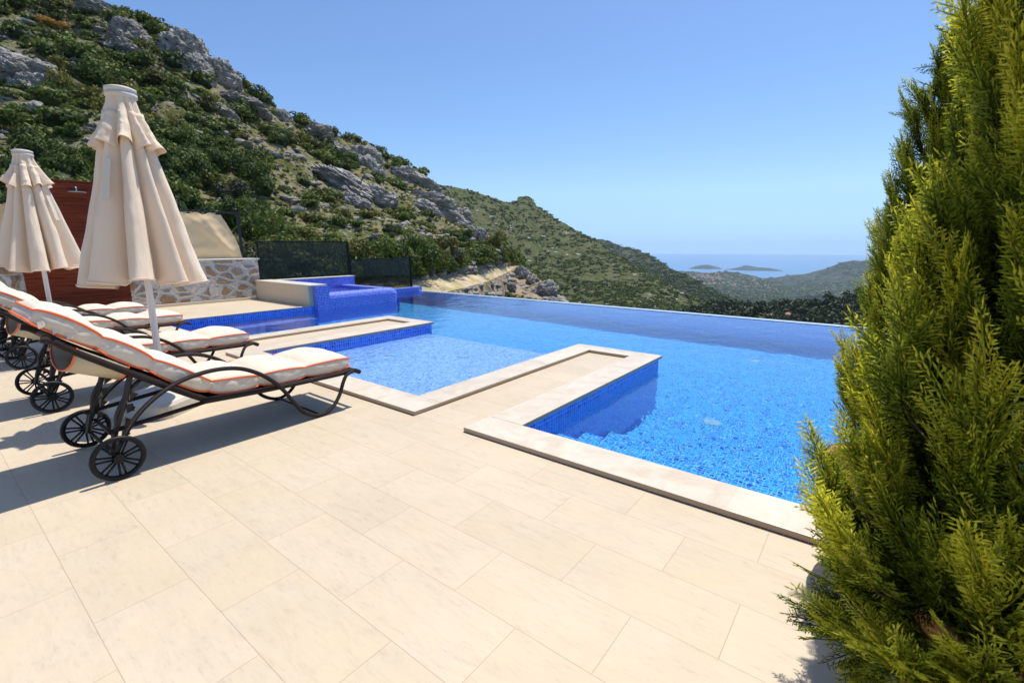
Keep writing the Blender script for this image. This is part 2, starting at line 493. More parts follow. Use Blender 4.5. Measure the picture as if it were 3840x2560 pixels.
# raised spa basin
MC = simple('cream_render', (0.66, 0.56, 0.40), 0.7, 0.06, 6, bump=0.15)
MWH = simple('pale_cap_stone', (0.62, 0.56, 0.46), 0.5, 0.08, 10)
spa = empty('spill_spa', (6.6, 11, 0))
tag(spa, 'raised square spa basin clad in blue mosaic with a rounded spill edge, behind the pool', 'spa')
def part(name, fn, mat, parent, smooth=False):
    b = bmesh.new(); fn(b); bmesh.ops.translate(b, verts=b.verts, vec=-parent.location)
    return bobj(name, b, mat, parent, smooth, len(b.faces) > 1)
part('side_wall', lambda b: box(b, 5.462, 5.60, 9.86, 12.33, 0.0, 0.44), MC, spa)
part('side_wall_cap', lambda b: box(b, 5.44, 5.86, 9.78, 12.33, 0.441, 0.47, 0.006), MWH, spa)
part('corner_pillar', lambda b: box(b, 5.565, 5.86, 9.703, 10.15, -1.9, 0.438), MJ, spa)
part('inner_wall', lambda b: box(b, 5.603, 5.84, 10.16, 12.0, -0.3, 0.438), MJ, spa)
def spill(b):
    prof = [(9.70, -2.1), (9.70, 0.15), (9.715, 0.21), (9.75, 0.245), (9.81, 0.262), (10.0, 0.262), (10.05, 0.24), (10.05, -0.3)]
    xs_ = [5.862, 7.55, 7.68, 7.76, 7.80]
    dz = [0, 0, -0.015, -0.05, -0.10]
    dy = [0, 0, 0.01, 0.03, 0.07]
    rows = []
    for x, a, q in zip(xs_, dz, dy):
        rows.append([b.verts.new((x, yy+(q if k < 5 else 0), zz+(a if 0.1 < zz else 0))) for k, (yy, zz) in enumerate(prof)])
    for i in range(len(rows)-1):
        for k in range(len(prof)-1):
            b.faces.new((rows[i][k], rows[i+1][k], rows[i+1][k+1], rows[i][k+1]))
    b.faces.new(rows[-1])
part('spill_wall', spill, MJ, spa, False)
part('right_wall', lambda b: box(b, 7.62, 7.90, 10.052, 12.0, -2.1, 0.235, 0.01), MJ, spa)
part('back_wall', lambda b: box(b, 5.861, 8.08, 12.0, 12.25, -0.3, 0.445), MJ, spa)
part('back_wall_cap', lambda b: box(b, 5.861, 8.10, 11.99, 12.27, 0.446, 0.465, 0.004), MWH, spa)
part('basin_floor', lambda b: box(b, 5.841, 7.619, 10.051, 11.999, -0.3, 0.0), MJ, spa)
part('spa_water', lambda b: hrect(b, 5.841, 7.619, 10.051, 11.999, 0.16), mat_water('spa_water', 0.4), spa)
bm = bmesh.new(); box(bm, 7.905, XINF+0.30, 11.405, 11.60, -4.0, 0.045, 0.01)
tag(bobj('pool_back_wall', bm, MJ), kind='structure')

# ------------------------------------------------------------ terrain around the villa (true distances, metres)
def fbm(x, y, z, s, octv=4):
    return mnoise.fractal(Vector((x*s, y*s, z*s)), 0.9, 2.1, octv)

def terrain(name, phis, cols, nseg, dphi, noise_fn, mat, logr=True):
    """cols[i] = list of (r, tan_elev) from the camera axis outward at bearing phis[i] (deg)"""
    phis = np.array(phis, float)
    order = np.argsort(phis); phis = phis[order]
    A = np.array([cols[i] for i in order], float)      # (nphi, npts, 2)
    n = int((phis[-1]-phis[0])/dphi)+1
    pp = np.linspace(phis[0], phis[-1], n)
    K = A.shape[1]
    rr = np.stack([np.interp(pp, phis, A[:, k, 0]) for k in range(K)], 1)
    ee = np.stack([np.interp(pp, phis, A[:, k, 1]) for k in range(K)], 1)
    vv = np.concatenate([k+np.arange(nseg[k])/nseg[k] for k in range(K-1)]+[[K-1.0]])
    lr = np.log(rr)
    Rg = np.stack([np.exp(np.array([np.interp(vv, range(K), lr[i])]))[0] for i in range(n)])
    Eg = np.stack([np.interp(vv, range(K), ee[i]) for i in range(n)])
    X = Rg*np.cos(np.radians(pp))[:, None]; Y = Rg*np.sin(np.radians(pp))[:, None]
    Z = CAMH + Rg*Eg
    for i in range(n):
        for j in range(len(vv)):
            Z[i, j] += noise_fn(X[i, j], Y[i, j], Z[i, j], pp[i], vv[j], Rg[i, j])
    m = len(vv)
    V = np.stack([X, Y, Z], -1).reshape(-1, 3)
    idx = np.arange(n*m).reshape(n, m)
    F = np.stack([idx[:-1, :-1], idx[:-1, 1:], idx[1:, 1:], idx[1:, :-1]], -1).reshape(-1, 4)[:, ::-1]
    me = npmesh(name, V, F, 4)
    o = tag(link(name, me, mat, smooth=True), kind='structure')
    return dict(X=X, Y=Y, Z=Z, pp=pp, vv=vv, obj=o)

def surf_pt(T, phi, v):
    """point and normal of a terrain at bearing phi, index coordinate v"""
    pp, vv = T['pp'], T['vv']
    i = min(max((phi-pp[0])/(pp[1]-pp[0]), 0), len(pp)-1.001)
    j = np.interp(v, vv, np.arange(len(vv))); j = min(j, len(vv)-1.001)
    i0, j0 = int(i), int(j); a, b = i-i0, j-j0
    def f(G): return (G[i0, j0]*(1-a)*(1-b)+G[i0+1, j0]*a*(1-b)+G[i0, j0+1]*(1-a)*b+G[i0+1, j0+1]*a*b)
    p = Vector((f(T['X']), f(T['Y']), f(T['Z'])))
    def q(i, j): return Vector((T['X'][i, j], T['Y'][i, j], T['Z'][i, j]))
    nrm = (q(i0+1, j0)-q(i0, j0)).cross(q(i0, j0+1)-q(i0, j0))
    nrm.normalize()
    if nrm.z < 0: nrm = -nrm
    return p, nrm

def at_elev(T, phi, el, v0=0.0):
    """terrain point whose elevation tangent from the terrace is el"""
    i = int(min(max((phi-T['pp'][0])/(T['pp'][1]-T['pp'][0]), 0), len(T['pp'])-1))
    e = (T['Z'][i]-CAMH)/np.hypot(T['X'][i], T['Y'][i])
    for j in range(len(e)-1):
        if T['vv'][j] >= v0 and e[j+1] >= el: return T['vv'][j]
    return None

# scrub hillside soil: dry grass, earth, pale stone
def mat_hill(name, greens, soils, rockc, scale=1.0, rock_amt=0.5):
    m = M(name); co = m.tc()
    n1 = m.noise(co, 0.22*scale, 6, 0.62, 0.3)
    n2 = m.noise(co, 1.3*scale, 6, 0.68)
    n3 = m.noise(co, 5.0*scale, 5, 0.7)
    g = m.mix(m.ramp(n2, [(0.4, 0.0), (0.62, 1.0)]), greens[0], greens[1])
    s = m.mix(m.ramp(n3, [(0.35, 0.0), (0.65, 1.0)]), soils[0], soils[1])
    c = m.mix(m.ramp(m.math('ADD', m.math('MULTIPLY', n1, 0.5), m.math('MULTIPLY', n2, 0.5)), [(0.46, 0.0), (0.56, 1.0)]), g, s)
    c = m.mix(m.ramp(n3, [(0.5, 0.0), (0.62, 0.6)]), c, greens[2])
    rk = m.noise(m.map(co, (1, 1, 1.6)), 0.55*scale, 7, 0.72, 0.5)
    rc = m.mix(m.ramp(m.noise(co, 3.2*scale, 6, 0.7), [(0.35, 0.0), (0.7, 1.0)]), tuple(q*0.5 for q in rockc), rockc)
    c = m.mix(m.ramp(rk, [(0.60-0.1*rock_amt, 0.0), (0.66-0.1*rock_amt, 1.0)]), c, rc)
    h = m.math('ADD', n2, m.math('MULTIPLY', n3, 0.5))
    return m.surf(m.bsdf(c, 0.95, m.bump(h, 0.8, 0.5/scale), 0.1))

G1 = ((0.085, 0.098, 0.020), (0.15, 0.150, 0.036), (0.055, 0.072, 0.014))
S1 = ((0.24, 0.19, 0.10), (0.36, 0.30, 0.19))
RK = (0.37, 0.36, 0.34)
MHILL = mat_hill('hill_scrub_soil', G1, S1, RK, 1.0, 0.55)

# near hill: front foot, road outer, road inner, cut top, crest, behind
def elz(r, z): return (z-CAMH)/r
ph_, co_ = [], []
def road_r(p): return float(np.interp(p, [38, 39, 41, 43, 47, 51, 60, 85, 112], [88, 76, 63, 56, 46, 40, 34, 28, 28]))
crest = {112: (120, 0.40), 96: (115, 0.375), 85: (112, 0.365), 81.4: (110, 0.360), 76.4: (105, 0.352), 74.5: (104, 0.345), 72.25: (102, 0.333), 70.6: (102, 0.326), 69.3: (103, 0.311),
         67.5: (104, 0.292), 65.8: (105, 0.272), 64: (106, 0.255), 62.3: (108, 0.242), 60.2: (110, 0.225), 58.3: (112, 0.211), 56: (116, 0.197), 54.4: (118, 0.189), 52.7: (121, 0.170),
         51.25: (124, 0.160), 49: (128, 0.149), 47.2: (130, 0.134), 46.0: (128, 0.105), 45.1: (124, 0.078), 43.3: (120, 0.055), 41.6: (114, 0.034), 40.2: (106, 0.006), 39.0: (96, -0.016), 38.2: (93, -0.026)}
for p, (Rc, e) in crest.items():
    e -= 0.006 if p > 44 else 0.003
    rr = road_r(p)
    zf = -6.0 if p > 51 else -9.0
    ct = min(0.03, (e-elz(rr+8, -2.2))*0.45)
    eo, ei = elz(rr, -3.5), elz(rr+8.0, -2.2)
    ph_.append(p); co_.append([(13, elz(13, -5.5 if p > 51 else -9)), (rr*0.80, elz(rr*0.80, zf)), (rr, eo), (rr+8.0, ei), (rr+10.0, ei+ct), (Rc, e), (Rc*1.12, e-0.05), (Rc*2.0, e-0.30)])
for p, Rc, e in ((37.0, 92, -0.043), (36, 90, -0.052), (35, 87, -0.060), (33.3, 82, -0.088), (31.7, 78, -0.113), (29.5, 74, -0.16), (26, 70, -0.24), (20, 66, -0.33)):
    ph_.append(p); co_.append([(13, elz(13, -9)), (Rc*0.7, elz(Rc*0.7, CAMH+Rc*e-7)), (Rc, e), (Rc+4.5, e-0.001), (Rc+5, e-0.02), (Rc+8, e-0.06), (Rc*1.3, e-0.12), (Rc*1.9, e-0.40)])
def near_noise(x, y, z, p, v, r):
    if v < 0.5: return 0.0
    road = 1.0
    if 1.7 < v < 3.15: road = 0.07
    elif 3.15 <= v < 4: road = 0.07+(v-3.15)
    elif 1 < v <= 1.7: road = (1.7-v)/0.7*0.8+0.07
    k = r/100.0
    a = fbm(x, y, z, 0.045, 4)*2.1*k + fbm(x+31, y, z, 0.22, 4)*0.55
    rd = abs(fbm(x, y*1.0, z+9, 0.11, 3))
    return road*(a + (0.35-rd)*0.9*k*2)
NH = terrain('near_hillside', ph_, co_, [3, 8, 5, 6, 110, 6, 4], 0.22, near_noise, MHILL)

# dirt track cut into the hill
m = M('dirt_track'); co = m.tc()
cc = m.mix(m.ramp(m.noise(co, 0.9, 6, 0.65), [(0.38, 0.0), (0.62, 1.0)]), (0.43, 0.33, 0.20), (0.58, 0.46, 0.31))
cc = m.mix(m.ramp(m.noise(co, 0.35, 5, 0.6), [(0.48, 0.0), (0.62, 0.6)]), cc, (0.25, 0.25, 0.07))
MROAD = m.surf(m.bsdf(cc, 0.95, m.bump(m.noise(co, 4, 5, 0.7), 0.5, 0.08), 0.1))
vs, fs = [], []
js = [j for j, v in enumerate(NH['vv']) if 2.0-1e-6 <= v <= 3.0+1e-6]
iis = [i for i, p in enumerate(NH['pp']) if 33 < p < 75]
for i in iis:
    for j in js: vs.append((NH['X'][i, j], NH['Y'][i, j], NH['Z'][i, j]+0.06))
nj = len(js)
for a in range(len(iis)-1):
    for b in range(nj-1): fs.append((a*nj+b, (a+1)*nj+b, (a+1)*nj+b+1, a*nj+b+1))
tag(link('dirt_road', npmesh('dirt_road', vs, fs, 4), MROAD, smooth=True), kind='structure')
m = M('raw_earth_bank'); co = m.tc()
cc = m.mix(m.ramp(m.noise(co, 1.6, 7, 0.7), [(0.35, 0.0), (0.65, 1.0)]), (0.26, 0.17, 0.10), (0.50, 0.40, 0.29))
cc = m.mix(m.ramp(m.vor(co, 1.8, 'F1'), [(0.1, 0.8), (0.35, 0.0)]), cc, (0.46, 0.42, 0.37))
cc = m.mix(m.ramp(m.noise(co, 0.5, 5, 0.6), [(0.52, 0.0), (0.62, 0.8)]), cc, (0.10, 0.11, 0.03))
MBANK = m.surf(m.bsdf(cc, 0.95, m.bump(m.noise(co, 3, 6, 0.75), 1.0, 0.3), 0.1))
for (va, vb, pa, pb) in ((1.45, 2.0, 32.5, 50), (3.0, 4.15, 37.5, 62)):
    vs, fs = [], []
    js = [j for j, v in enumerate(NH['vv']) if va-1e-6 <= v <= vb+1e-6]
    iis = [i for i, p in enumerate(NH['pp']) if pa < p < pb]
    for i in iis:
        for j in js:
            edge = j in (js[0], js[-1])
            vs.append((NH['X'][i, j], NH['Y'][i, j], NH['Z'][i, j]+(0.0 if edge else 0.045+0.25*max(0, fbm(NH['X'][i, j], NH['Y'][i, j], 3, 0.5, 3)))))
    nj = len(js)
    for a in range(len(iis)-1):
        for b in range(nj-1): fs.append((a*nj+b, (a+1)*nj+b, (a+1)*nj+b+1, a*nj+b+1))
    tag(link('earth_bank', npmesh('earth_bank', vs, fs, 4), MBANK, smooth=True), kind='structure')

# the mountainside beyond, running down to the valley
G2 = ((0.062, 0.082, 0.020), (0.10, 0.115, 0.030), (0.035, 0.052, 0.012))
S2 = ((0.12, 0.115, 0.05), (0.17, 0.155, 0.08))
MRIDGE = mat_hill('mountain_scrub', G2, S2, (0.24, 0.235, 0.21), 0.16, 0.15)
cr2 = {60: (700, 0.14), 50: (700, 0.128), 46.5: (720, 0.1215), 45.3: (740, 0.118), 44: (760, 0.112), 42.3: (780, 0.1055), 40: (820, 0.094), 38.6: (850, 0.0865), 37.7: (870, 0.0835), 37.2: (890, 0.0865), 36.8: (900, 0.0955), 36.2: (910, 0.0985),
       35.6: (910, 0.0935), 34.9: (905, 0.079), 34.3: (900, 0.070), 33.6: (890, 0.062), 32.6: (870, 0.049), 31: (840, 0.036), 29.3: (800, 0.022), 27.4: (760, 0.002), 25.3: (700, -0.021), 23.4: (650, -0.040), 21.7: (610, -0.056), 19.7: (570, -0.078), 18.2: (540, -0.093),
       16.5: (510, -0.109), 14.9: (480, -0.128), 12.5: (450, -0.16), 9: (420, -0.2)}
def ridge_noise(x, y, z, p, v, r):
    k = r/800.0
    if v > 2.2: k *= 1.0
    return k*(fbm(x, y, z, 0.006, 5)*9 + (0.3-abs(fbm(x, y, z+50, 0.018, 4)))*11) * (0.45 if 1.85 < v < 2.15 else 0.8)
MR = terrain('mountain_ridge', list(cr2), [[(110, -0.42), (r*0.42, min(-0.17, e-0.1)), (r, e), (r*1.12, e-0.05), (r*1.6, e-0.25)] for r, e in cr2.values()], [6, 80, 5, 3], 0.2, ridge_noise, MRIDGE)
cr3 = {42: (2000, 0.03), 30: (2000, 0.012), 27: (1950, 0.006), 25.3: (1900, -0.003), 24.4: (1850, -0.0055), 22.8: (1750, -0.012), 21.5: (1650, -0.024), 19.7: (1500, -0.042), 18: (1350, -0.058), 16.3: (1200, -0.072), 14.5: (1080, -0.090), 12.9: (1000, -0.106), 11: (950, -0.128), 8: (900, -0.17)}
G3 = ((0.030, 0.046, 0.018), (0.050, 0.066, 0.026), (0.018, 0.030, 0.012))
MR3 = mat_hill('far_ridge_scrub', G3, ((0.07, 0.075, 0.04), (0.13, 0.12, 0.08)), (0.24, 0.23, 0.21), 0.06, 0.1)
def far_noise(s, a):
    def f(x, y, z, p, v, r): return fbm(x, y, z, s, 5)*a
    return f
TR3 = terrain('second_ridge', list(cr3), [[(500, -0.26), (r, e), (r*1.15, e-0.03), (r*1.8, e-0.15)] for r, e in cr3.values()], [40, 5, 3], 0.25, far_noise(0.004, 9), MR3)

# valley running down to the coast; one sheet all round the villa
G4 = ((0.026, 0.042, 0.020), (0.045, 0.060, 0.030), (0.018, 0.030, 0.014))
MVAL = mat_hill('valley_fields', G4, ((0.06, 0.07, 0.04), (0.12, 0.11, 0.07)), (0.30, 0.26, 0.20), 0.02, 0.05)
vc = [(9.0, elz(9, -5.2)), (60, elz(60, -40)), (300, elz(300, -95)), (900, elz(900, -175)), (2000, elz(2000, -235)), (4000, elz(4000, -330)), (6800, elz(6800, -402)), (7600, elz(7600, -425))]
TV = terrain('valley_ground', [-180, 180], [vc, vc], [6, 8, 10, 16, 20, 20, 4], 1.0, lambda x, y, z, p, v, r: (fbm(x, y, z, 0.0012, 4)*22*min(1, max(0, r-60)/2000)*(1 if r < 5500 else max(0, (6600-r)/1100))), MVAL)

# nearer woodland spur, town slope, coastal hills
MWOOD = mat_hill('woodland_floor', ((0.022, 0.034, 0.011), (0.035, 0.048, 0.016), (0.014, 0.022, 0.008)), ((0.05, 0.05, 0.025), (0.10, 0.09, 0.05)), (0.2, 0.19, 0.16), 0.3, 0.0)
crw = {26: (330, -0.19), 18: (335, -0.142), 14.5: (340, -0.126), 13: (345, -0.121), 10: (350, -0.117), 6.5: (350, -0.114), 4.5: (350, -0.113), 2: (345, -0.100), -1: (340, -0.094), -6: (340, -0.09), -14: (340, -0.09), -30: (340, -0.12)}
TW = terrain('woodland_spur', list(crw), [[(110, elz(110, -38)), (r, e), (r*1.25, e-0.03), (r*2.0, e-0.12)] for r, e in crw.values()], [30, 6, 4], 0.5, far_noise(0.012, 5), MWOOD)
crt = {30: (5200, -0.045), 22: (5200, -0.048), 16.8: (5200, -0.0515), 15.5: (5100, -0.0522), 14.5: (5000, -0.0505), 13.3: (5000, -0.0500), 12.3: (5000, -0.0525), 11: (5000, -0.057), 9.4: (5100, -0.063), 8: (5200, -0.068)}
MTOWN = mat_hill('town_slope', G4, ((0.06, 0.07, 0.04), (0.15, 0.14, 0.10)), (0.34, 0.31, 0.26), 0.022, 0.1)
TT = terrain('town_hill', list(crt), [[(3000, -0.098), (r, e), (r*1.1, e-0.012), (r*1.4, e-0.04)] for r, e in crt.values()], [24, 4, 3], 0.25, far_noise(0.003, 10), MTOWN)
crh = {10: (5600, -0.0615), 9.1: (5600, -0.0600), 7.5: (5600, -0.054), 6.2: (5600, -0.052), 4.6: (5600, -0.043), 3.2: (5600, -0.0305), 2.2: (5600, -0.0255), 1.3: (5600, -0.0262), 0: (5600, -0.031), -2: (5600, -0.034), -5: (5600, -0.03), -12: (5600, -0.025), -25: (5600, -0.03)}
MFH = mat_hill('coastal_hill', G4, ((0.05, 0.06, 0.035), (0.09, 0.085, 0.06)), (0.30, 0.24, 0.18), 0.018, 0.05)
TH = terrain('coastal_hill', list(crh), [[(3300, -0.092), (4600, -0.074), (r, e), (r*1.15, e-0.01), (r*1.5, e-0.03)] for r, e in crh.values()], [12, 24, 4, 3], 0.25, far_noise(0.0022, 16), MFH)
crb = {9: (7600, -0.06), 6.2: (7600, -0.0515), 3: (7600, -0.032), 1: (7600, -0.024), -0.5: (7600, -0.0205), -3: (7600, -0.015), -12: (7600, -0.012), -25: (7600, -0.02)}
TB = terrain('headland', list(crb), [[(6200, -0.066), (r, e), (r*1.1, e-0.01), (r*1.3, e-0.03)] for r, e in crb.values()], [16, 4, 3], 0.4, far_noise(0.002, 12), MFH)

# islands
def island(name, az, r, length, hgt, ang, label, two=0):
    bm = bmesh.new()
    n, m_ = 40, 14
    rings = []
    for i in range(n+1):
        row = []
        for j in range(m_+1):
            u, v = i/n*2-1, j/m_*2-1
            h = max(0, 1-abs(u)**1.7)*max(0, 1-v*v)
            if two: h *= 0.62+0.5*math.exp(-((u-0.25)/0.22)**2)+0.14*math.exp(-((u+0.5)/0.25)**2)
            z = hgt*h + fbm(u*4, v*3, az, 1.0, 4)*hgt*0.16*min(1, h*4)-2
            row.append(bm.verts.new((u*length/2, v*length*0.17, z)))
        rings.append(row)
    for i in range(n):
        for j in range(m_): bm.faces.new((rings[i][j], rings[i+1][j], rings[i+1][j+1], rings[i][j+1]))
    o = bobj(name, bm, MFH, smooth=True)
    o.location = (r*math.cos(R(az)), r*math.sin(R(az)), -400); o.rotation_euler = (0, 0, R(az+90+ang))
    return tag(o, label, 'island', 'islands off the coast')
island('island', 15.7, 8900, 560, 70, 5, 'small rounded grey island near the shore, left of the longer island')
island('island', 10.9, 8700, 880, 76, -6, 'long low grey island with two humps lying in the sea', 1)

# sea
m = M('sea'); co = m.tc()
sc = m.mix(m.ramp(m.noise(co, 0.0004, 4, 0.6), [(0.4, 0.0), (0.6, 1.0)]), (0.05, 0.18, 0.38), (0.06, 0.21, 0.43))
MSEA = m.surf(m.bsdf(sc, 0.35, m.bump(m.noise(m.map(co, (1, 1, 1)), 0.02, 4, 0.6), 0.3, 6.0), 0.5))
bm = bmesh.new()
RSEA = 23700
vc0 = [bm.verts.new((RSEA*math.cos(2*PI*k/180), RSEA*math.sin(2*PI*k/180), -400)) for k in range(180)]
bm.faces.new(vc0)
me = bpy.data.meshes.new('sea'); bm.to_mesh(me); bm.free()
tag(link('sea', me, MSEA), kind='structure')

# aerial haze
hz_m = bpy.data.materials.new('haze'); hz_m.use_nodes = True
t_ = hz_m.node_tree; t_.nodes.clear()
oo = t_.nodes.new('ShaderNodeOutputMaterial'); pv = t_.nodes.new('ShaderNodeVolumePrincipled')
pv.inputs['Color'].default_value = (0.72, 0.88, 1.0, 1); pv.inputs['Density'].default_value = 0.000058; pv.inputs['Anisotropy'].default_value = 0.0
t_.links.new(pv.outputs[0], oo.inputs['Volume'])
bm = bmesh.new(); box(bm, -24500, 24500, -24500, 24500, -460, 130)
tag(bobj('haze', bm, hz_m), kind='stuff')

# ------------------------------------------------------------ things on the terrace
MDARK = simple('dark_wicker', (0.022, 0.014, 0.011), 0.45, 0.4, 220, bump=0.6, bscale=260, bdist=0.002)
MBLACK = simple('black_plastic', (0.005, 0.005, 0.0055), 0.5, 0.2, 60, spec=0.3)
MSTEELB = simple('bronze_metal', (0.014, 0.010, 0.009), 0.4, 0.2, 40)

def wicker():
    m = M('wicker_weave'); co = m.tc()
    n = m.n('ShaderNodeTexWave', wave_type='BANDS', bands_direction='DIAGONAL'); m.put(n.inputs['Vector'], co)
    n.inputs['Scale'].default_value = 90; n.inputs['Distortion'].default_value = 1.5
    c = m.mix(n.outputs[1], (0.006, 0.004, 0.0035), (0.034, 0.018, 0.014))
    return m.surf(m.bsdf(c, 0.55, m.bump(n.outputs[1], 0.8, 0.002), 0.3))
MWICK = wicker()

def fabric(name, col, col2, trans=0.12, sc=1.0, bumpd=0.002, wr=0.35):
    m = M(name); co = m.tc()
    n = m.noise(co, 5*sc, 4, 0.6, 0.4)
    c = m.mix(n, col2, col)
    wv = m.noise(co, 600, 2, 0.5)
    wr_ = m.noise(m.map(co, (1, 1, 0.5)), 16*sc, 3, 0.55, 0.8)
    nrm = m.bump(m.math('ADD', m.math('MULTIPLY', wr_, wr*6), m.math('MULTIPLY', wv, 0.15)), 0.35, bumpd*2)
    b = m.bsdf(c, 0.9, nrm, 0.1)
    tr = m.n('ShaderNodeBsdfTranslucent'); m.put(tr.inputs[0], c); m.put(tr.inputs['Normal'], nrm)
    ms = m.n('ShaderNodeMixShader'); ms.inputs[0].default_value = trans
    m.t.links.new(b, ms.inputs[1]); m.t.links.new(tr.outputs[0], ms.inputs[2])
    return m.surf(ms.outputs[0])
MCUSH = fabric('cushion_canvas', (0.74, 0.65, 0.515), (0.72, 0.62, 0.48), 0.03, 0.6, 0.002, 0.5)
MPIPE = simple('orange_piping', (0.90, 0.15, 0.035), 0.6)
MSTRAP = fabric('strap_canvas', (0.74, 0.63, 0.44), (0.68, 0.57, 0.38), 0.2)
MPARA = fabric('parasol_canvas', (0.95, 0.79, 0.60), (0.92, 0.745, 0.55), 0.18, 1.0)
MPOLE = simple('white_painted_pole', (0.74, 0.74, 0.73), 0.3)

# ---- sun lounger, local frame: x along (head low x), y across, origin on the floor below its middle
def arc_table(pts, n=200):
    P = spline([(a, 0, b) for a, b in pts], n)
    s = [0]
    for i in range(1, n): s.append(s[-1]+(P[i]-P[i-1]).length)
    return P, s
def make_lounger():
    t = empty('sun_lounger')
    HW = 0.315
    # seat frame: flat woven bed between two side rails
    b = bmesh.new()
    for sy in (-1, 1):
        tube(b, spline([(1.08, sy*HW, 0.335), (1.5, sy*HW, 0.31), (2.02, sy*HW, 0.300), (2.13, sy*HW, 0.305), (2.20, sy*HW, 0.300), (2.25, sy*HW, 0.275)], 24), 0.019, 8)
    tube(b, [(2.235, -HW, 0.283), (2.235, HW, 0.283)], 0.017, 8)
    tube(b, [(1.10, -HW, 0.33), (1.10, HW, 0.33)], 0.017, 8)
    bobj('seat_frame', b, MWICK, t, True)
    b = bmesh.new(); 
    P = spline([(1.10, 0, 0.318), (1.5, 0, 0.298), (2.02, 0, 0.288), (2.19, 0, 0.29)], 14)
    for i in range(13):
        a, c = P[i], P[i+1]
        for dz in (0, -0.016):
            pass
    top = [[b.verts.new((p.x, y, p.z+dz)) for p in P] for dz in (0.012, -0.008) for y in (-HW, HW)]
    for i in range(13):
        b.faces.new((top[0][i], top[0][i+1], top[1][i+1], top[1][i])); b.faces.new((top[2][i], top[3][i], top[3][i+1], top[2][i+1]))
    bobj('seat_weave', b, MWICK, t)
    # backrest
    b = bmesh.new()
    for sy in (-1, 1):
        tube(b, spline([(1.10, sy*(HW-0.01), 0.335), (0.90, sy*(HW-0.01), 0.475), (0.55, sy*(HW-0.01), 0.735), (0.445, sy*(HW-0.01), 0.825), (0.40, sy*(HW-0.01), 0.845)], 20), 0.020, 8)
    tube(b, [(0.47, -HW, 0.805), (0.47, HW, 0.805)], 0.016, 8)
    w0 = [(1.09, 0.335), (0.90, 0.47), (0.55, 0.73), (0.46, 0.80)]
    for dz in (0.010, -0.010):
        L = [b.verts.new((x, -HW+0.02, z+dz)) for x, z in w0]; Rr = [b.verts.new((x, HW-0.02, z+dz)) for x, z in w0]
        for i in range(3): b.faces.new((L[i], L[i+1], Rr[i+1], Rr[i]))
    bobj('backrest_frame', b, MWICK, t, True)
    # armrest that sweeps down into the front skid leg
    for sy in (-1, 1):
        b = bmesh.new(); y = sy*(HW+0.022)
        tube(b, spline([(0.60, y, 0.13), (0.64, y, 0.21), (0.72, y, 0.33), (0.82, y, 0.42), (0.94, y, 0.486), (1.08, y, 0.520), (1.215, y, 0.523), (1.34, y, 0.494), (1.47, y, 0.415), (1.58, y, 0.30), (1.66, y, 0.17),
                        (1.73, y, 0.075), (1.82, y, 0.022), (1.90, y, 0.018), (1.98, y, 0.06), (2.04, y, 0.14), (2.075, y, 0.225), (2.115, y, 0.285), (2.18, y, 0.302)], 80), 0.0145, 8)
        bobj('armrest', b, MWICK, t, True)
    # rear legs with notched recliner rack
    for sy in (-1, 1):
        y = sy*(HW-0.045)
        b = bmesh.new()
        tube(b, spline([(0.60, y, 0.125), (0.635, y, 0.26), (0.70, y, 0.43), (0.745, y, 0.575)], 12), 0.016, 6)
        box(b, 0.70, 0.735, y-0.012, y+0.012, 0.36, 0.40)
        for k in range(4):
            z = 0.20+k*0.075; x = 0.655+k*0.022
            v = [b.verts.new(q) for q in ((x, y-0.012, z), (x, y+0.012, z), (x+0.045, y+0.012, z+0.028), (x+0.045, y-0.012, z+0.028), (x+0.012, y-0.012, z+0.055), (x+0.012, y+0.012, z+0.055))]
            for f in ((0, 1, 2, 3), (3, 2, 5, 4), (0, 4, 5, 1), (0, 3, 4), (1, 5, 2)): b.faces.new([v[i] for i in f])
        bobj('recliner_rack', b, MSTEELB, t)
        b = bmesh.new()
        tube(b, spline([(0.80, y, 0.545), (0.72, y, 0.47), (0.655, y, 0.36), (0.64, y, 0.27)], 10), 0.012, 6)
        bobj('backrest_prop', b, MSTEELB, t, True)
        b = bmesh.new()
        tube(b, spline([(1.12, y, 0.312), (0.85, y, 0.285), (0.60, y, 0.262)], 8), 0.014, 6)
        bobj('side_brace', b, MWICK, t, True)
    b = bmesh.new(); tube(b, [(0.61, -HW-0.01, 0.125), (0.61, HW+0.01, 0.125)], 0.011, 8); tube(b, [(0.645, -HW+0.04, 0.20), (0.645, HW-0.04, 0.20)], 0.011, 8)
    bobj('axle', b, MBLACK, t, True)
    b = bmesh.new(); tube(b, [(1.85, -HW-0.02, 0.024), (1.85, HW+0.02, 0.024)], 0.009, 6); bobj('skid_crossbar', b, MWICK, t, True)
    for sy in (-1, 1):
        yc = sy*(HW+0.052)
        b = bmesh.new(); RW = 0.116
        ring = [(0.61+RW*math.cos(a), yc, 0.13+RW*math.sin(a)) for a in [2*PI*k/40 for k in range(40)]]
        tube(b, ring, 0.0145, 8, closed=True)
        wh = bobj('wheel', b, MBLACK, t, True)
        b = bmesh.new()
        for k in range(7):
            for da in (-0.13, 0.13):
                a = 2*PI*k/7+0.3
                p0 = (0.61+0.022*math.cos(a+da*2.5), yc, 0.13+0.022*math.sin(a+da*2.5)); p1 = (0.61+0.108*math.cos(a+da), yc, 0.13+0.108*math.sin(a+da))
                tube(b, [p0, p1], 0.0062, 5)
        bobj('spokes', b, MBLACK, wh, True)
        b = bmesh.new(); tube(b, [(0.61, yc-0.022, 0.13), (0.61, yc+0.022, 0.13)], 0.026, 14); bobj('hub', b, MBLACK, wh)
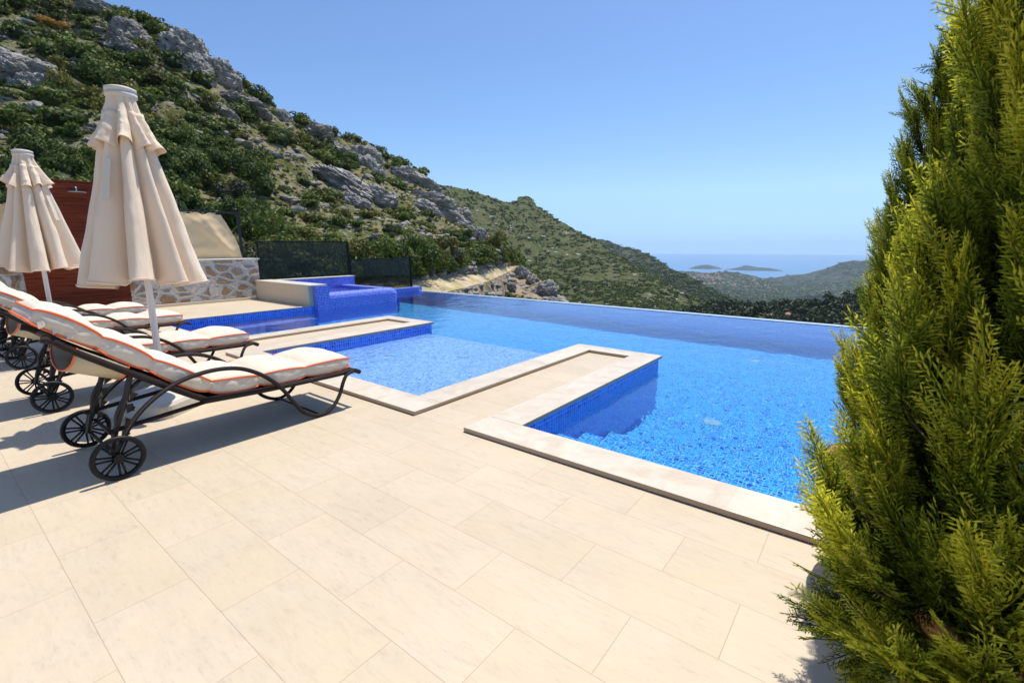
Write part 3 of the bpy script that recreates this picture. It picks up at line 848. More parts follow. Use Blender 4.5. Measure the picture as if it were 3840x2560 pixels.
    # mattress
    prof = [(0.355, 0.925), (0.45, 0.862), (0.60, 0.745), (0.80, 0.588), (1.0, 0.437), (1.08, 0.384), (1.16, 0.352), (1.30, 0.335), (1.6, 0.322), (1.95, 0.315), (2.185, 0.318)]
    N = 132
    P, s = arc_table(prof, N)
    bounds_x = [0.355, 0.60, 0.815, 1.125, 1.456, 1.793, 2.185]
    bs = [np.interp(x, [p.x for p in P], s) for x in bounds_x]
    bs[0], bs[-1] = 0, s[-1]
    hw = 0.30
    b = bmesh.new()
    rows, tops, bots = [], [[], []], [[], []]
    nv = 15
    for i in range(N):
        tan = (P[min(i+1, N-1)]-P[max(i-1, 0)]).normalized(); nrm = Vector((-tan.z, 0, tan.x))
        k = min(max([q for q in range(6) if bs[q] <= s[i]+1e-6]), 5)
        u = (s[i]-bs[k])/(bs[k+1]-bs[k])
        puff = max(0.0, math.sin(PI*min(max(u, 0), 1)))**0.45
        endk = min(1, min(i, N-1-i)/3.0)
        th_e = 0.080 + 0.022*puff                      # height of the side band
        pin = 0.022*(1-puff)
        wob = fbm(s[i]*7, 3, 0, 1.0, 2)*0.006
        base = 0.018*(1-puff)
        row = []
        y_e = hw - pin + wob
        def pt(y, h): return P[i] + nrm*h + Vector((0, y, 0))
        # bottom, near side, top, far side
        row.append(pt(-y_e*0.5, base)); row.append(pt(-y_e*0.9, base)); row.append(pt(-y_e, 0.004+base))
        bots[0].append(row[-1].copy())
        for q in (0.25, 0.5, 0.75):
            bl = 0.010*puff*math.sin(PI*q) + fbm(s[i]*16, q*3, 1.0, 1.0, 3)*0.018*math.sin(PI*q)
            row.append(pt(-y_e-bl, 0.004+base+(th_e-0.004)*q))
        row.append(pt(-y_e, th_e)); tops[0].append(row[-1].copy())
        for q in range(1, nv):
            v = -1+2*q/nv
            d = (1-abs(v)**2.6)
            hgt = th_e + (0.010+0.040*puff)*d**0.7 + fbm(s[i]*5, v*2.5, 5, 1.0, 3)*0.008*d
            hgt -= 0.010*(1-puff)*d
            row.append(pt(v*y_e, hgt))
        row.append(pt(y_e, th_e)); tops[1].append(row[-1].copy())
        for q in (0.75, 0.5, 0.25):
            bl = 0.010*puff*math.sin(PI*q)
            row.append(pt(y_e+bl, 0.004+base+(th_e-0.004)*q))
        row.append(pt(y_e, 0.004+base)); bots[1].append(row[-1].copy())
        row.append(pt(y_e*0.9, base)); row.append(pt(y_e*0.5, base))
        rows.append([b.verts.new(q) for q in row])
    n2 = len(rows[0])
    for i in range(N-1):
        for k in range(n2): b.faces.new((rows[i][k], rows[i][(k+1) % n2], rows[i+1][(k+1) % n2], rows[i+1][k]))
    b.faces.new(rows[0]); b.faces.new(rows[-1][::-1])
    mt = bobj('mattress', b, MCUSH, t, True)
    b = bmesh.new()
    for L in (tops, bots):
        loop = L[0] + [L[0][-1].lerp(L[1][-1], q) for q in (0.25, 0.5, 0.75)] + L[1][::-1] + [L[1][0].lerp(L[0][0], q) for q in (0.25, 0.5, 0.75)]
        tube(b, [p+Vector((0, (-0.002 if p.y < 0 else 0.002), 0.001)) for p in loop], 0.0060, 6, closed=True)
    bobj('piping', b, MPIPE, mt, True)
    # strap pocket slung under the backrest
    b = bmesh.new(); bp = bmesh.new()
    dirv = Vector((-0.80, 0, 0.60)); nn = Vector((-0.60, 0, -0.80))
    sect = []
    for q in range(17):
        a = q/16
        y = -0.312+0.624*a
        sag = 0.13*math.sin(PI*min(max(a, 0), 1))**0.35
        sect.append((y, sag))
    for side, (xa, za) in enumerate([(0.735, 0.622), (0.545, 0.762)]):
        pass
    p1, p2 = Vector((0.735, 0, 0.632)), Vector((0.530, 0, 0.775))
    drop = Vector((-0.30, 0, -0.95)).normalized()
    r1 = [b.verts.new(p1+Vector((0, y, 0))+drop*sg*0.85) for y, sg in sect]; r2_ = [b.verts.new(p2+Vector((0, y, 0))+drop*(sg*1.25)) for y, sg in sect]
    for i in range(16): b.faces.new((r1[i], r1[i+1], r2_[i+1], r2_[i]))
    st_ = bobj('mattress_strap', b, MSTRAP, t, True)
    sm = st_.modifiers.new('cloth', 'SOLIDIFY'); sm.thickness = 0.003
    for pp_ in (p1, p2):
        k_ = 0.85 if pp_ is p1 else 1.25
        tube(bp, [pp_+Vector((0, y*1.01, 0))+drop*sg*k_ for y, sg in sect], 0.0052, 5)
    bobj('strap_piping', bp, MPIPE, st_, True)
    # tie ribbons at the head end
    b = bmesh.new()
    for k, (x, z) in enumerate([(0.40, 0.935), (0.45, 0.90), (0.50, 0.862)]):
        vv_ = [b.verts.new(q) for q in ((x, -0.303, z), (x+0.022, -0.308, z+0.006), (x+0.018, -0.316, z-0.03), (x-0.002, -0.314, z-0.035), (x+0.034, -0.31, z-0.012))]
        b.faces.new(vv_[:4]); b.faces.new((vv_[1], vv_[4], vv_[2]))
    bobj('tie_ribbon', b, MCUSH, mt)
    return t

def children(o): return [c for c in bpy.data.objects if c.parent == o]
def copy_tree(o, parent=None):
    c = o.copy(); C.collection.objects.link(c)
    if parent is not None: c.parent = parent
    for ch in children(o): copy_tree(ch, c)
    return c
lg = make_lounger()
GL = 'sun loungers lined up beside the pool'
spots = [(0, 3.675, 'nearest sun lounger, whole orange-piped cream mattress and both wheels in view'),
         (0.0, 5.49, 'second nearest sun lounger, its foot end beyond the large parasol pole'),
         (0.08, 7.62, 'third nearest sun lounger, just in front of the farther parasol'),
         (0.08, 9.12, 'farthest sun lounger, mostly hidden, cream mattress end before the red shower board')]
for i, (dx, yc, lab) in enumerate(spots):
    o = lg if i == 0 else copy_tree(lg)
    o.location = (dx, yc, 0)
    tag(o, lab, 'sun lounger', GL)

# ---- closed parasols
def make_parasol(seed):
    t = empty('parasol')
    rs = random.Random(seed)
    ztop = 2.40
    b = bmesh.new(); tube(b, [(0, 0, 0.1), (0, 0, 2.36)], 0.024, 14); bobj('pole', b, MPOLE, t, True)
    NA, NZ = 220, 50
    ph = [rs.uniform(-0.12, 0.12) for _ in range(8)]; am = [rs.uniform(0.75, 1.2) for _ in range(8)]; hz = [rs.uniform(-0.03, 0.03) for _ in range(16)]
    NF = 10; wd = [rs.uniform(0.6, 1.5) for _ in range(NF)]; fb = [0.0]
    for q in wd: fb.append(fb[-1]+q/sum(wd)*2*PI)
    fb[-1] = 2*PI+1e-6; am = [rs.uniform(0.6, 1.25) for _ in range(NF)]
    def pleat(a, dep, sharp=1.0):
        """radius factor: 8 ribs push the cloth out, folds hang between"""
        a = a % (2*PI)
        k = max(q for q in range(NF) if fb[q] <= a+1e-9); f = min(1, (a-fb[k])/(fb[k+1]-fb[k]))
        v = (1-abs(math.sin(PI*f)))**sharp
        return 1-dep*am[k]*v, k, f
    def canopy(z0, z1, rfun, dfun, hem, second=0.0, sharp=0.8):
        b = bmesh.new(); rows = []
        for i in range(NZ+1):
            u = i/NZ
            row = []
            for j in range(NA):
                a = 2*PI*j/NA
                fct, k, f = pleat(a, dfun(u), sharp)
                r = rfun(u)*fct
                r += second*u*math.sin(a*19+k)*0.5 + fbm(math.cos(a)*2.2, math.sin(a)*2.2, u*2.5+seed, 1.0, 3)*0.016*(0.3+u) + fbm(a*6, u*1.6, seed, 1.0, 3)*0.007*(0.4+u)
                tw = 0.16*u*math.sin(k*2.1)*math.sin(PI*f)
                z = z0+(z1-z0)*u + hem*u*u*math.sin(PI*f)*-1 + hz[k]*u
                row.append(b.verts.new((r*math.cos(a+tw), r*math.sin(a+tw), z)))
            rows.append(row)
        for i in range(NZ):
            for j in range(NA): b.faces.new((rows[i][j], rows[i][(j+1) % NA], rows[i+1][(j+1) % NA], rows[i+1][j]))
        return b, rows
    b, rows = canopy(2.27, 1.02, lambda u: 0.125+0.305*u**1.12, lambda u: 0.30+0.16*u, -0.03, 0.006, 1.15)
    hemring = [v.co.copy() for v in rows[-1]]
    cn = bobj('canopy', b, MPARA, t, True); sm = cn.modifiers.new('cloth', 'SOLIDIFY'); sm.thickness = 0.003
    b = bmesh.new(); tube(b, [p+Vector((0, 0, 0.012)) for p in hemring], 0.005, 5, closed=True); bobj('hem', b, MPARA, cn, True)
    b, rows = canopy(2.375, 2.00, lambda u: 0.088+0.155*u**1.4, lambda u: 0.14+0.30*u, -0.05, 0.003, 1.1)
    vn = bobj('vent_flap', b, MPARA, t, True); sm = vn.modifiers.new('cloth', 'SOLIDIFY'); sm.thickness = 0.003
    b = bmesh.new(); lathe(b, [(0.088, 2.372), (0.097, 2.377), (0.097, 2.400), (0.086, 2.407), (0.086, 2.412), (0.097, 2.417), (0.095, 2.436), (0.07, 2.446), (0.02, 2.448)], 32); bobj('cap', b, simple('cap_cloth', (0.62, 0.56, 0.48), 0.7), t, True)
    b = bmesh.new()
    for k in range(8):
        a = 2*PI*k/8
        tube(b, [(0.04*math.cos(a), 0.04*math.sin(a), 2.20), (0.20*math.cos(a), 0.20*math.sin(a), 1.08)], 0.006, 5)
    bobj('ribs', b, MPOLE, t)
    # white satin tie strap hanging inside a fold
    b = bmesh.new()
    vv_ = [b.verts.new((r_*math.cos(R(a_)), r_*math.sin(R(a_)), z_)) for r_, a_, z_ in ((0.222, -167, 1.92), (0.222, -178, 1.92), (0.296, -177, 1.63), (0.296, -168, 1.63))]
    b.faces.new(vv_); o_ = bobj('tie_strap', b, MCUSH, t); sm = o_.modifiers.new('cloth', 'SOLIDIFY'); sm.thickness = 0.003
    # ballast foot
    b = bmesh.new()
    def rsq(w_, d_, z, rr=0.09, n=5):
        pts = []
        for cx, cy, a0 in ((w_-rr, d_-rr, 0), (-w_+rr, d_-rr, 90), (-w_+rr, -d_+rr, 180), (w_-rr, -d_+rr, 270)):
            for q in range(n+1):
                a = R(a0+90*q/n); pts.append((cx+rr*math.cos(a), cy+rr*math.sin(a), z))
        return [b.verts.new(p) for p in pts]
    L = [rsq(0.30, 0.27, 0.0), rsq(0.30, 0.27, 0.10), rsq(0.285, 0.255, 0.125), rsq(0.12, 0.11, 0.16, 0.08), rsq(0.07, 0.07, 0.165, 0.06)]
    for i in range(len(L)-1):
        n = len(L[0])
        for k in range(n): b.faces.new((L[i][k], L[i][(k+1) % n], L[i+1][(k+1) % n], L[i+1][k]))
    b.faces.new(L[0][::-1]); b.faces.new(L[-1])
    bobj('base', b, simple('cream_plastic', (0.60, 0.55, 0.45), 0.45, 0.05, 8), t, False)
    b = bmesh.new(); lathe(b, [(0.045, 0.15), (0.045, 0.21), (0.034, 0.22), (0.034, 0.30), (0.026, 0.31)], 18); bobj('pole_collar', b, MPOLE, t, True)
    return t
par = make_parasol(1)
par.location = (1.20, 4.58, 0); par.rotation_euler = (R(0.6), 0, R(33))
tag(par, 'large closed cream parasol standing between the two nearest loungers', 'parasol', 'closed parasols between the loungers')
par2 = copy_tree(par); par2.location = (1.14, 8.38, 0); par2.rotation_euler = (R(0.3), R(-0.5), R(118))
tag(par2, 'farther closed cream parasol at the left edge, in front of the red wooden board', 'parasol', 'closed parasols between the loungers')

# ---- stone wall behind
def mat_rubble():
    m = M('rubble_stone'); co = m.tc()
    wob = m.noise(co, 5, 4, 0.6, out=1)
    v2 = m.n('ShaderNodeVectorMath', operation='SCALE'); m.put(v2.inputs[0], wob); v2.inputs['Scale'].default_value = 0.09
    cw = m.vmath('ADD', m.map(co, (0.75, 1, 1.15)), v2.outputs[0])
    e = m.vor(cw, 4.4, 'DISTANCE_TO_EDGE', rnd=1.0)
    cid = m.vor(cw, 4.4, 'F1', 'Color', rnd=1.0)
    n = m.noise(co, 22, 7, 0.7)
    r_ = m.sep(cid)[0]
    st_ = m.ramp(r_, [(0.0, (0.38, 0.32, 0.25)), (0.3, (0.46, 0.37, 0.27)), (0.5, (0.50, 0.28, 0.14)), (0.66, (0.34, 0.31, 0.27)), (0.85, (0.54, 0.34, 0.19)), (1.0, (0.42, 0.38, 0.33))])
    st_ = m.mix(m.ramp(n, [(0.35, 0.9), (0.6, 0.0)]), st_, (0.17, 0.13, 0.10))
    st_ = m.mix(m.ramp(m.noise(co, 9, 5, 0.7), [(0.52, 0.0), (0.68, 0.8)]), st_, (0.50, 0.34, 0.2))
    th = m.math('MULTIPLY_ADD', m.noise(co, 4, 4), 0.34, -0.01)
    mk = m.math('LESS_THAN', e, th)
    mort = m.ramp(m.noise(co, 14, 5, 0.6), [(0.3, (0.56, 0.52, 0.45)), (0.7, (0.72, 0.68, 0.61))])
    c = m.mix(mk, st_, mort)
    h = m.math('ADD', m.math('MULTIPLY', m.ramp(e, [(0.0, 0.0), (0.2, 1.0)]), 1.0), m.math('MULTIPLY', n, 0.4))
    return m.surf(m.bsdf(c, 0.92, m.bump(h, 1.0, 0.05), 0.15))
sw = empty('stone_wall', (2, 12.35, 0)); tag(sw, 'low whitewashed rubble stone wall with a pale cap, running behind the back deck', 'wall')
part('masonry', lambda b: box(b, -9.0, 5.58, 12.35, 12.70, -2.5, 0.975), mat_rubble(), sw)
part('wall_cap', lambda b: box(b, -9.0, 5.62, 12.33, 12.73, 0.976, 1.005, 0.006), simple('whitewash_cap', (0.62, 0.60, 0.56), 0.8, 0.1, 12), sw)
part('base_kerb', lambda b: box(b, -9.0, 5.44, 12.29, 12.349, 0.001, 0.06, 0.006), MC, sw)

# ---- red timber shower board
def mat_timber():
    m = M('red_stained_timber'); co = m.tc()
    x, y, z = m.sep(co)[:]
    pl = m.math('FLOOR', m.math('DIVIDE', m.math('ADD', z, 10.0), 0.145))
    wn = m.n('ShaderNodeTexWhiteNoise', noise_dimensions='1D'); m.put(wn.inputs['W'], pl)
    cc_ = m.vmath('ADD', co, m.comb(m.math('MULTIPLY', wn.outputs['Value'], 40), 0.0, 0.0))
    g = m.noise(m.map(cc_, (0.5, 1, 9)), 5, 6, 0.65, 0.8)
    c = m.ramp(g, [(0.3, (0.06, 0.008, 0.002)), (0.5, (0.17, 0.026, 0.006)), (0.7, (0.25, 0.055, 0.012))])
    tn = m.math('MULTIPLY_ADD', wn.outputs['Value'], 0.4, 0.75)
    c = m.mix(1.0, c, m.comb(tn, tn, tn), 'MULTIPLY')
    f = m.math('MODULO', m.math('ADD', z, 10.0), 0.145)
    gr = m.math('LESS_THAN', f, 0.005)
    c = m.mix(gr, c, (0.02, 0.006, 0.004))
    return m.surf(m.bsdf(c, 0.55, m.bump(m.math('SUBTRACT', g, gr), 0.3, 0.004), 0.2))
MT = mat_timber()
bd = empty('shower_panel', (2.1, 12.0, 0)); tag(bd, 'tall red stained timber shower board standing in front of the stone wall', 'shower panel')
part('board', lambda b: box(b, 1.38, 2.86, 12.0, 12.07, 0.0, 2.46, 0.004), MT, bd)
part('top_rail', lambda b: box(b, 1.36, 2.88, 11.985, 12.085, 2.461, 2.495, 0.004), MT, bd)
MCH = simple('brushed_chrome', (0.45, 0.44, 0.42), 0.3, metal=0.9)
sh_ = part('shower_head', lambda b: (lathe(b, [(0.02, 2.262), (0.14, 2.264), (0.14, 2.276), (0.02, 2.29)], 24, 2.25, 11.78)), MCH, bd)
part('shower_arm', lambda b: tube(b, spline([(2.25, 12.0, 2.36), (2.25, 11.86, 2.37), (2.25, 11.79, 2.35), (2.25, 11.78, 2.28)], 10), 0.011, 8), MCH, bd, True)
part('floor_tray', lambda b: box(b, 1.45, 2.8, 11.2, 11.98, 0.004, 0.03, 0.004), MSTEELB, bd)

# ---- shade cloth on a dark metal frame above the wall
sc_ = empty('windbreak_screen', (3, 12.8, 1)); tag(sc_, 'tan shade cloth stretched under a dark metal rail above the stone wall', 'windbreak')
def cloth(b):
    nx_, nz_ = 70, 26; rows = []
    for i in range(nx_+1):
        row = []
        for j in range(nz_+1):
            u, v = i/nx_, j/nz_
            xr = 5.02+0.40*(1-v)**1.0 + 0.06*math.sin(PI*v)     # slack right hem: the cloth is wider at the foot
            x = 1.25+(xr-1.25)*u
            z = 0.985+(2.07-0.985)*v - 0.012*math.cos(u*70)*(v > 0.96) - 0.02*(v > 0.98)*math.sin(u*40)**2
            y = 12.80 - 0.09*math.sin(PI*v)*math.sin(PI*min(1, u*1.02)) + fbm(u*5, v*2.5-u*3, 2, 1.0, 3)*0.06*min(1, 8*(1-v)+0.2)
            fold = math.exp(-((u-0.80-0.16*(1-v))/0.018)**2)*0.045 + math.exp(-((u-0.88-0.10*(1-v)**2)/0.02)**2)*0.05
            y -= fold*math.sin(PI*min(1, v*1.05))
            row.append(b.verts.new((x, y, z)))
        rows.append(row)
    for i in range(nx_):
        for j in range(nz_): b.faces.new((rows[i][j], rows[i+1][j], rows[i+1][j+1], rows[i][j+1]))
part('cloth', cloth, fabric('shade_cloth', (0.95, 0.70, 0.40), (0.90, 0.64, 0.34), 0.22, 0.6), sc_, True)
part('post', lambda b: box(b, 5.40, 5.455, 12.80, 12.855, 0.96, 2.13, 0.003), MSTEELB, sc_)
part('post', lambda b: box(b, 0.60, 0.655, 12.80, 12.855, 0.96, 2.13, 0.003), MSTEELB, sc_)
part('post', lambda b: box(b, 3.0, 3.05, 12.86, 12.91, 0.96, 2.09, 0.003), MSTEELB, sc_)
part('top_rail', lambda b: box(b, 0.657, 5.398, 12.805, 12.85, 2.085, 2.125, 0.003), MSTEELB, sc_)
part('lacing', lambda b: tube(b, [(1.3+k*0.062, 12.80+(0.035 if k % 2 else -0.01), 2.06+(0.07 if k % 2 else 0)) for k in range(60)], 0.004, 4), simple('white_cord', (0.6, 0.58, 0.52), 0.8), sc_)

# ---- smoked glass fence panels
m = M('smoked_glass')
g1 = m.n('ShaderNodeBsdfTransparent'); g1.inputs[0].default_value = (0.54, 0.55, 0.47, 1)
g2 = m.n('ShaderNodeBsdfGlossy'); g2.inputs['Roughness'].default_value = 0.0; g2.inputs[0].default_value = (0.45, 0.45, 0.45, 1)
fr = m.n('ShaderNodeFresnel'); fr.inputs[0].default_value = 1.5
ms = m.n('ShaderNodeMixShader'); m.t.links.new(fr.outputs[0], ms.inputs[0]); m.t.links.new(g1.outputs[0], ms.inputs[1]); m.t.links.new(g2.outputs[0], ms.inputs[2])
MGL = m.surf(ms.outputs[0])
def glass(x0, x1, z0, z1, lab):
    g = empty('glass_panel', ((x0+x1)/2, 12.5, z0)); tag(g, lab, 'glass screen', 'smoked glass fence panels')
    part('pane', lambda b: box(b, x0+0.03, x1-0.04, 12.50, 12.51, z0+0.03, z1-0.03), MGL, g)
    part('top_frame', lambda b: box(b, x0, x1, 12.48, 12.53, z1-0.029, z1), MBLACK, g)
    part('bottom_frame', lambda b: box(b, x0, x1, 12.48, 12.53, z0, z0+0.029), MBLACK, g)
    part('post', lambda b: box(b, x1-0.039, x1+0.02, 12.475, 12.535, z0-0.6, z1-0.030), MBLACK, g)
    part('post', lambda b: box(b, x0, x0+0.029, 12.48, 12.53, z0+0.030, z1-0.030), MBLACK, g)
glass(5.66, 8.26, 0.47, 1.43, 'larger dark smoked glass panel standing behind the raised spa')
glass(8.29, 10.60, -0.20, 0.92, 'lower dark smoked glass panel to the right of the larger one')
bm = bmesh.new(); box(bm, 5.63, 10.7, 12.42, 12.70, -4.5, -0.21)
tag(bobj('retaining_wall', bm, MC), 'rendered retaining wall under the glass panels', 'wall')

# ------------------------------------------------------------ vegetation and rocks
def leaf_mat(name, dark, mid, lite, trans=0.25, attr=True, rough=0.6):
    m = M(name)
    at = m.n('ShaderNodeAttribute', attribute_name='tone')
    oi = rand_obj(m)
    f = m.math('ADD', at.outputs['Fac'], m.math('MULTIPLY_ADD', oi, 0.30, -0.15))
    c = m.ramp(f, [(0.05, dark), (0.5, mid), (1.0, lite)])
    b = m.bsdf(c, rough, None, 0.25)
    tr = m.n('ShaderNodeBsdfTranslucent'); m.put(tr.inputs[0], c)
    ms = m.n('ShaderNodeMixShader'); ms.inputs[0].default_value = trans
    m.t.links.new(b, ms.inputs[1]); m.t.links.new(tr.outputs[0], ms.inputs[2])
    return m.surf(ms.outputs[0])

def set_tone(me, tone):
    a = me.attributes.new('tone', 'FLOAT', 'POINT'); a.data.foreach_set('value', np.asarray(tone, dtype=np.float32))

def clump(seed, n, size, squash=0.75, lumps=6):
    """leafy shrub/crown: quads spread over several overlapping lobes; unit radius; returns verts, tone"""
    rs = np.random.RandomState(seed)
    cen = rs.normal(0, 0.42, (lumps, 3)); cen[:, 2] = np.abs(cen[:, 2])*0.7+0.15
    rad = rs.uniform(0.30, 0.58, lumps)
    k = rs.randint(0, lumps, n)
    d = rs.normal(0, 1, (n, 3)); d[:, 2] = np.abs(d[:, 2])*1.0-0.25; d /= np.linalg.norm(d, axis=1)[:, None]
    sh = rs.uniform(0.62, 1.08, n)
    p = cen[k]+d*(rad[k]*sh)[:, None]; p[:, 2] *= squash
    p[:, 2] = np.maximum(p[:, 2], -0.15)
    nr = d+rs.normal(0, 0.45, (n, 3)); nr /= np.linalg.norm(nr, axis=1)[:, None]
    t = np.cross(nr, rs.normal(0, 1, (n, 3))); t /= np.linalg.norm(t, axis=1)[:, None]
    bt = np.cross(nr, t)
    s = (size*rs.uniform(0.6, 1.3, n))[:, None]
    V = np.stack([p-t*s-bt*s*0.55, p+t*s*0.9-bt*s*0.5, p+t*s+bt*s*0.6, p-t*s*0.8+bt*s*0.55], 1).reshape(-1, 3)
    lob = rs.uniform(-0.2, 0.2, lumps)
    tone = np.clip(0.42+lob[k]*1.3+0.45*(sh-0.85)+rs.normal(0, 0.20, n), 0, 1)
    return V, np.repeat(tone, 4)

def core(seed, squash=0.75):
    """added inner lump so that no light passes straight through"""
    bm = bmesh.new(); bmesh.ops.create_icosphere(bm, subdivisions=2, radius=0.46)
    for v in bm.verts:
        q = v.co*(1+0.5*mnoise.noise(v.co*5.3+Vector((seed*3.1, 0, 0)))); q.z = q.z*squash+0.22; v.co = q
    V = np.array([v.co[:] for v in bm.verts]); F = np.array([[v.index for v in f.verts] for f in bm.faces]); bm.free()
    return V, F

def shrub_proto(seed, n, size, squash=0.75, lumps=6):
    V, tone = clump(seed, n, size, squash, lumps)
    cV, cF = core(seed, squash)
    F4 = np.arange(len(V)).reshape(-1, 4)
    T4 = np.concatenate([F4[:, [0, 1, 2]], F4[:, [0, 2, 3]]])
    allV = np.concatenate([V, cV]); allF = np.concatenate([T4, cF+len(V)])
    return allV, allF, np.concatenate([tone, np.full(len(cV), 0.08)])  # dark core tone stands in for shade inside the bush

MSHRUB = leaf_mat('maquis_leaf', (0.025, 0.042, 0.007), (0.082, 0.128, 0.018), (0.19, 0.225, 0.038), 0.28)
MSHRUBY = leaf_mat('yellow_shrub_leaf', (0.05, 0.055, 0.008), (0.15, 0.145, 0.025), (0.27, 0.24, 0.05), 0.25)
MSHRUBO = leaf_mat('orange_shrub_leaf', (0.16, 0.08, 0.01), (0.42, 0.22, 0.02), (0.60, 0.36, 0.04), 0.15)
MSHRUBG = leaf_mat('grey_shrub_leaf', (0.035, 0.040, 0.020), (0.085, 0.090, 0.050), (0.15, 0.15, 0.09), 0.15)
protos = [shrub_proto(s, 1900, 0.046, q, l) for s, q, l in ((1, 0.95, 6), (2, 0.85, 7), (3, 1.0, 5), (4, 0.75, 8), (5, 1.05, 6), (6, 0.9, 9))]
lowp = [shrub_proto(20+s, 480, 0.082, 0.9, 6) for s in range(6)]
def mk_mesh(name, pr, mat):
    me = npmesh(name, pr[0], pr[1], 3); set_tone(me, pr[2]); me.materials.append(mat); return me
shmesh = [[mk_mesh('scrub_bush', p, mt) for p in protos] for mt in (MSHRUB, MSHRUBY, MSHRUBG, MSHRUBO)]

def scatter_mesh(name, items, pr, mat, label, cat=None):
    """items: list of (loc, normal-ish tilt ignored, scale vec, rotz, proto index, tone shift)"""
    Vs, Fs, Ts = [], [], []; off = 0
    for (p, sx, sz, rz, k, dt) in items:
        V, F, T = pr[k]
        c, s = math.cos(rz), math.sin(rz)
        W = np.empty_like(V)
        W[:, 0] = (V[:, 0]*c-V[:, 1]*s)*sx+p[0]; W[:, 1] = (V[:, 0]*s+V[:, 1]*c)*sx+p[1]; W[:, 2] = V[:, 2]*sz+p[2]
        Vs.append(W); Fs.append(F+off); Ts.append(np.clip(T+dt, 0, 1)); off += len(V)
    me = npmesh(name, np.concatenate(Vs), np.concatenate(Fs), 3); set_tone(me, np.concatenate(Ts))
    o = link(name, me, mat)
    return tag(o, label, cat, kind='stuff')

# rock outcrops on the near hill: (bearing, tan_elev, length m, height m, label)
def px(x, y):   # photo measurement -> bearing and elevation seen from the terrace
    v = fw + r2*((x-1176)/1085.3) + u2*((784-y)/1085.3)
    return math.degrees(math.atan2(v.y, v.x)), v.z/math.hypot(v.x, v.y)

def mat_rock():
    m = M('grey_limestone'); co = m.tc()
    n = m.noise(co, 2.2, 8, 0.72, 0.4); n2 = m.noise(co, 0.7, 4, 0.6); n3 = m.noise(m.map(co, (1, 1, 3.2), (0.5, 0.35, 0)), 3.0, 6, 0.7, 0.8)
    c = m.ramp(n, [(0.3, (0.26, 0.235, 0.205)), (0.46, (0.45, 0.415, 0.37)), (0.60, (0.58, 0.545, 0.485)), (0.75, (0.68, 0.64, 0.57))])
    c = m.mix(m.ramp(n3, [(0.41, 0.75), (0.48, 0.0)]), c, (0.09, 0.08, 0.07))
    c = m.mix(m.ramp(n2, [(0.55, 0.0), (0.7, 0.5)]), c, (0.36, 0.29, 0.20))
    h = m.math('ADD', m.math('MULTIPLY', n3, 1.2), n)
    return m.surf(m.bsdf(c, 0.95, m.bump(h, 1.0, 0.45), 0.1))
MROCK = mat_rock()
def rock_mesh(seed, strata=True, sub=6):
    bm = bmesh.new(); bmesh.ops.create_icosphere(bm, subdivisions=sub, radius=1.0)
    o = Vector((seed*7.3, seed*3.1, -seed))
    sn = Vector((0.35, 0.25, 0.9)).normalized()
    for v in bm.verts:
        p = v.co.copy()
        d = 0.30*mnoise.fractal(p*1.1+o, 1.0, 2.0, 3)
        dist, pts = mnoise.voronoi(p*2.0+o)
        d += 0.26*(min(dist[1]-dist[0], 0.5)-0.2)
        dist2, _ = mnoise.voronoi(p*4.6+o)
        d += 0.10*(min(dist2[1]-dist2[0], 0.4)-0.15)
        if strata:
            q = p.dot(sn)*3.4+0.8*mnoise.noise(p*1.5+o)
            d += 0.13*((q-math.floor(q))**0.6-0.5)
            q = p.dot(sn)*11+2.0*mnoise.noise(p*2.5+o); d += 0.035*((q-math.floor(q))**0.5-0.5)
            d += 0.05*mnoise.fractal(p*6+o, 0.8, 2.0, 3)
        v.co = p*(1+d)
    bmesh.ops.recalc_face_normals(bm, faces=bm.faces)
    me = bpy.data.meshes.new('rock_outcrop'); bm.to_mesh(me); bm.free(); me.materials.append(MROCK)
    return me
rocks = [rock_mesh(s) for s in range(1, 8)]
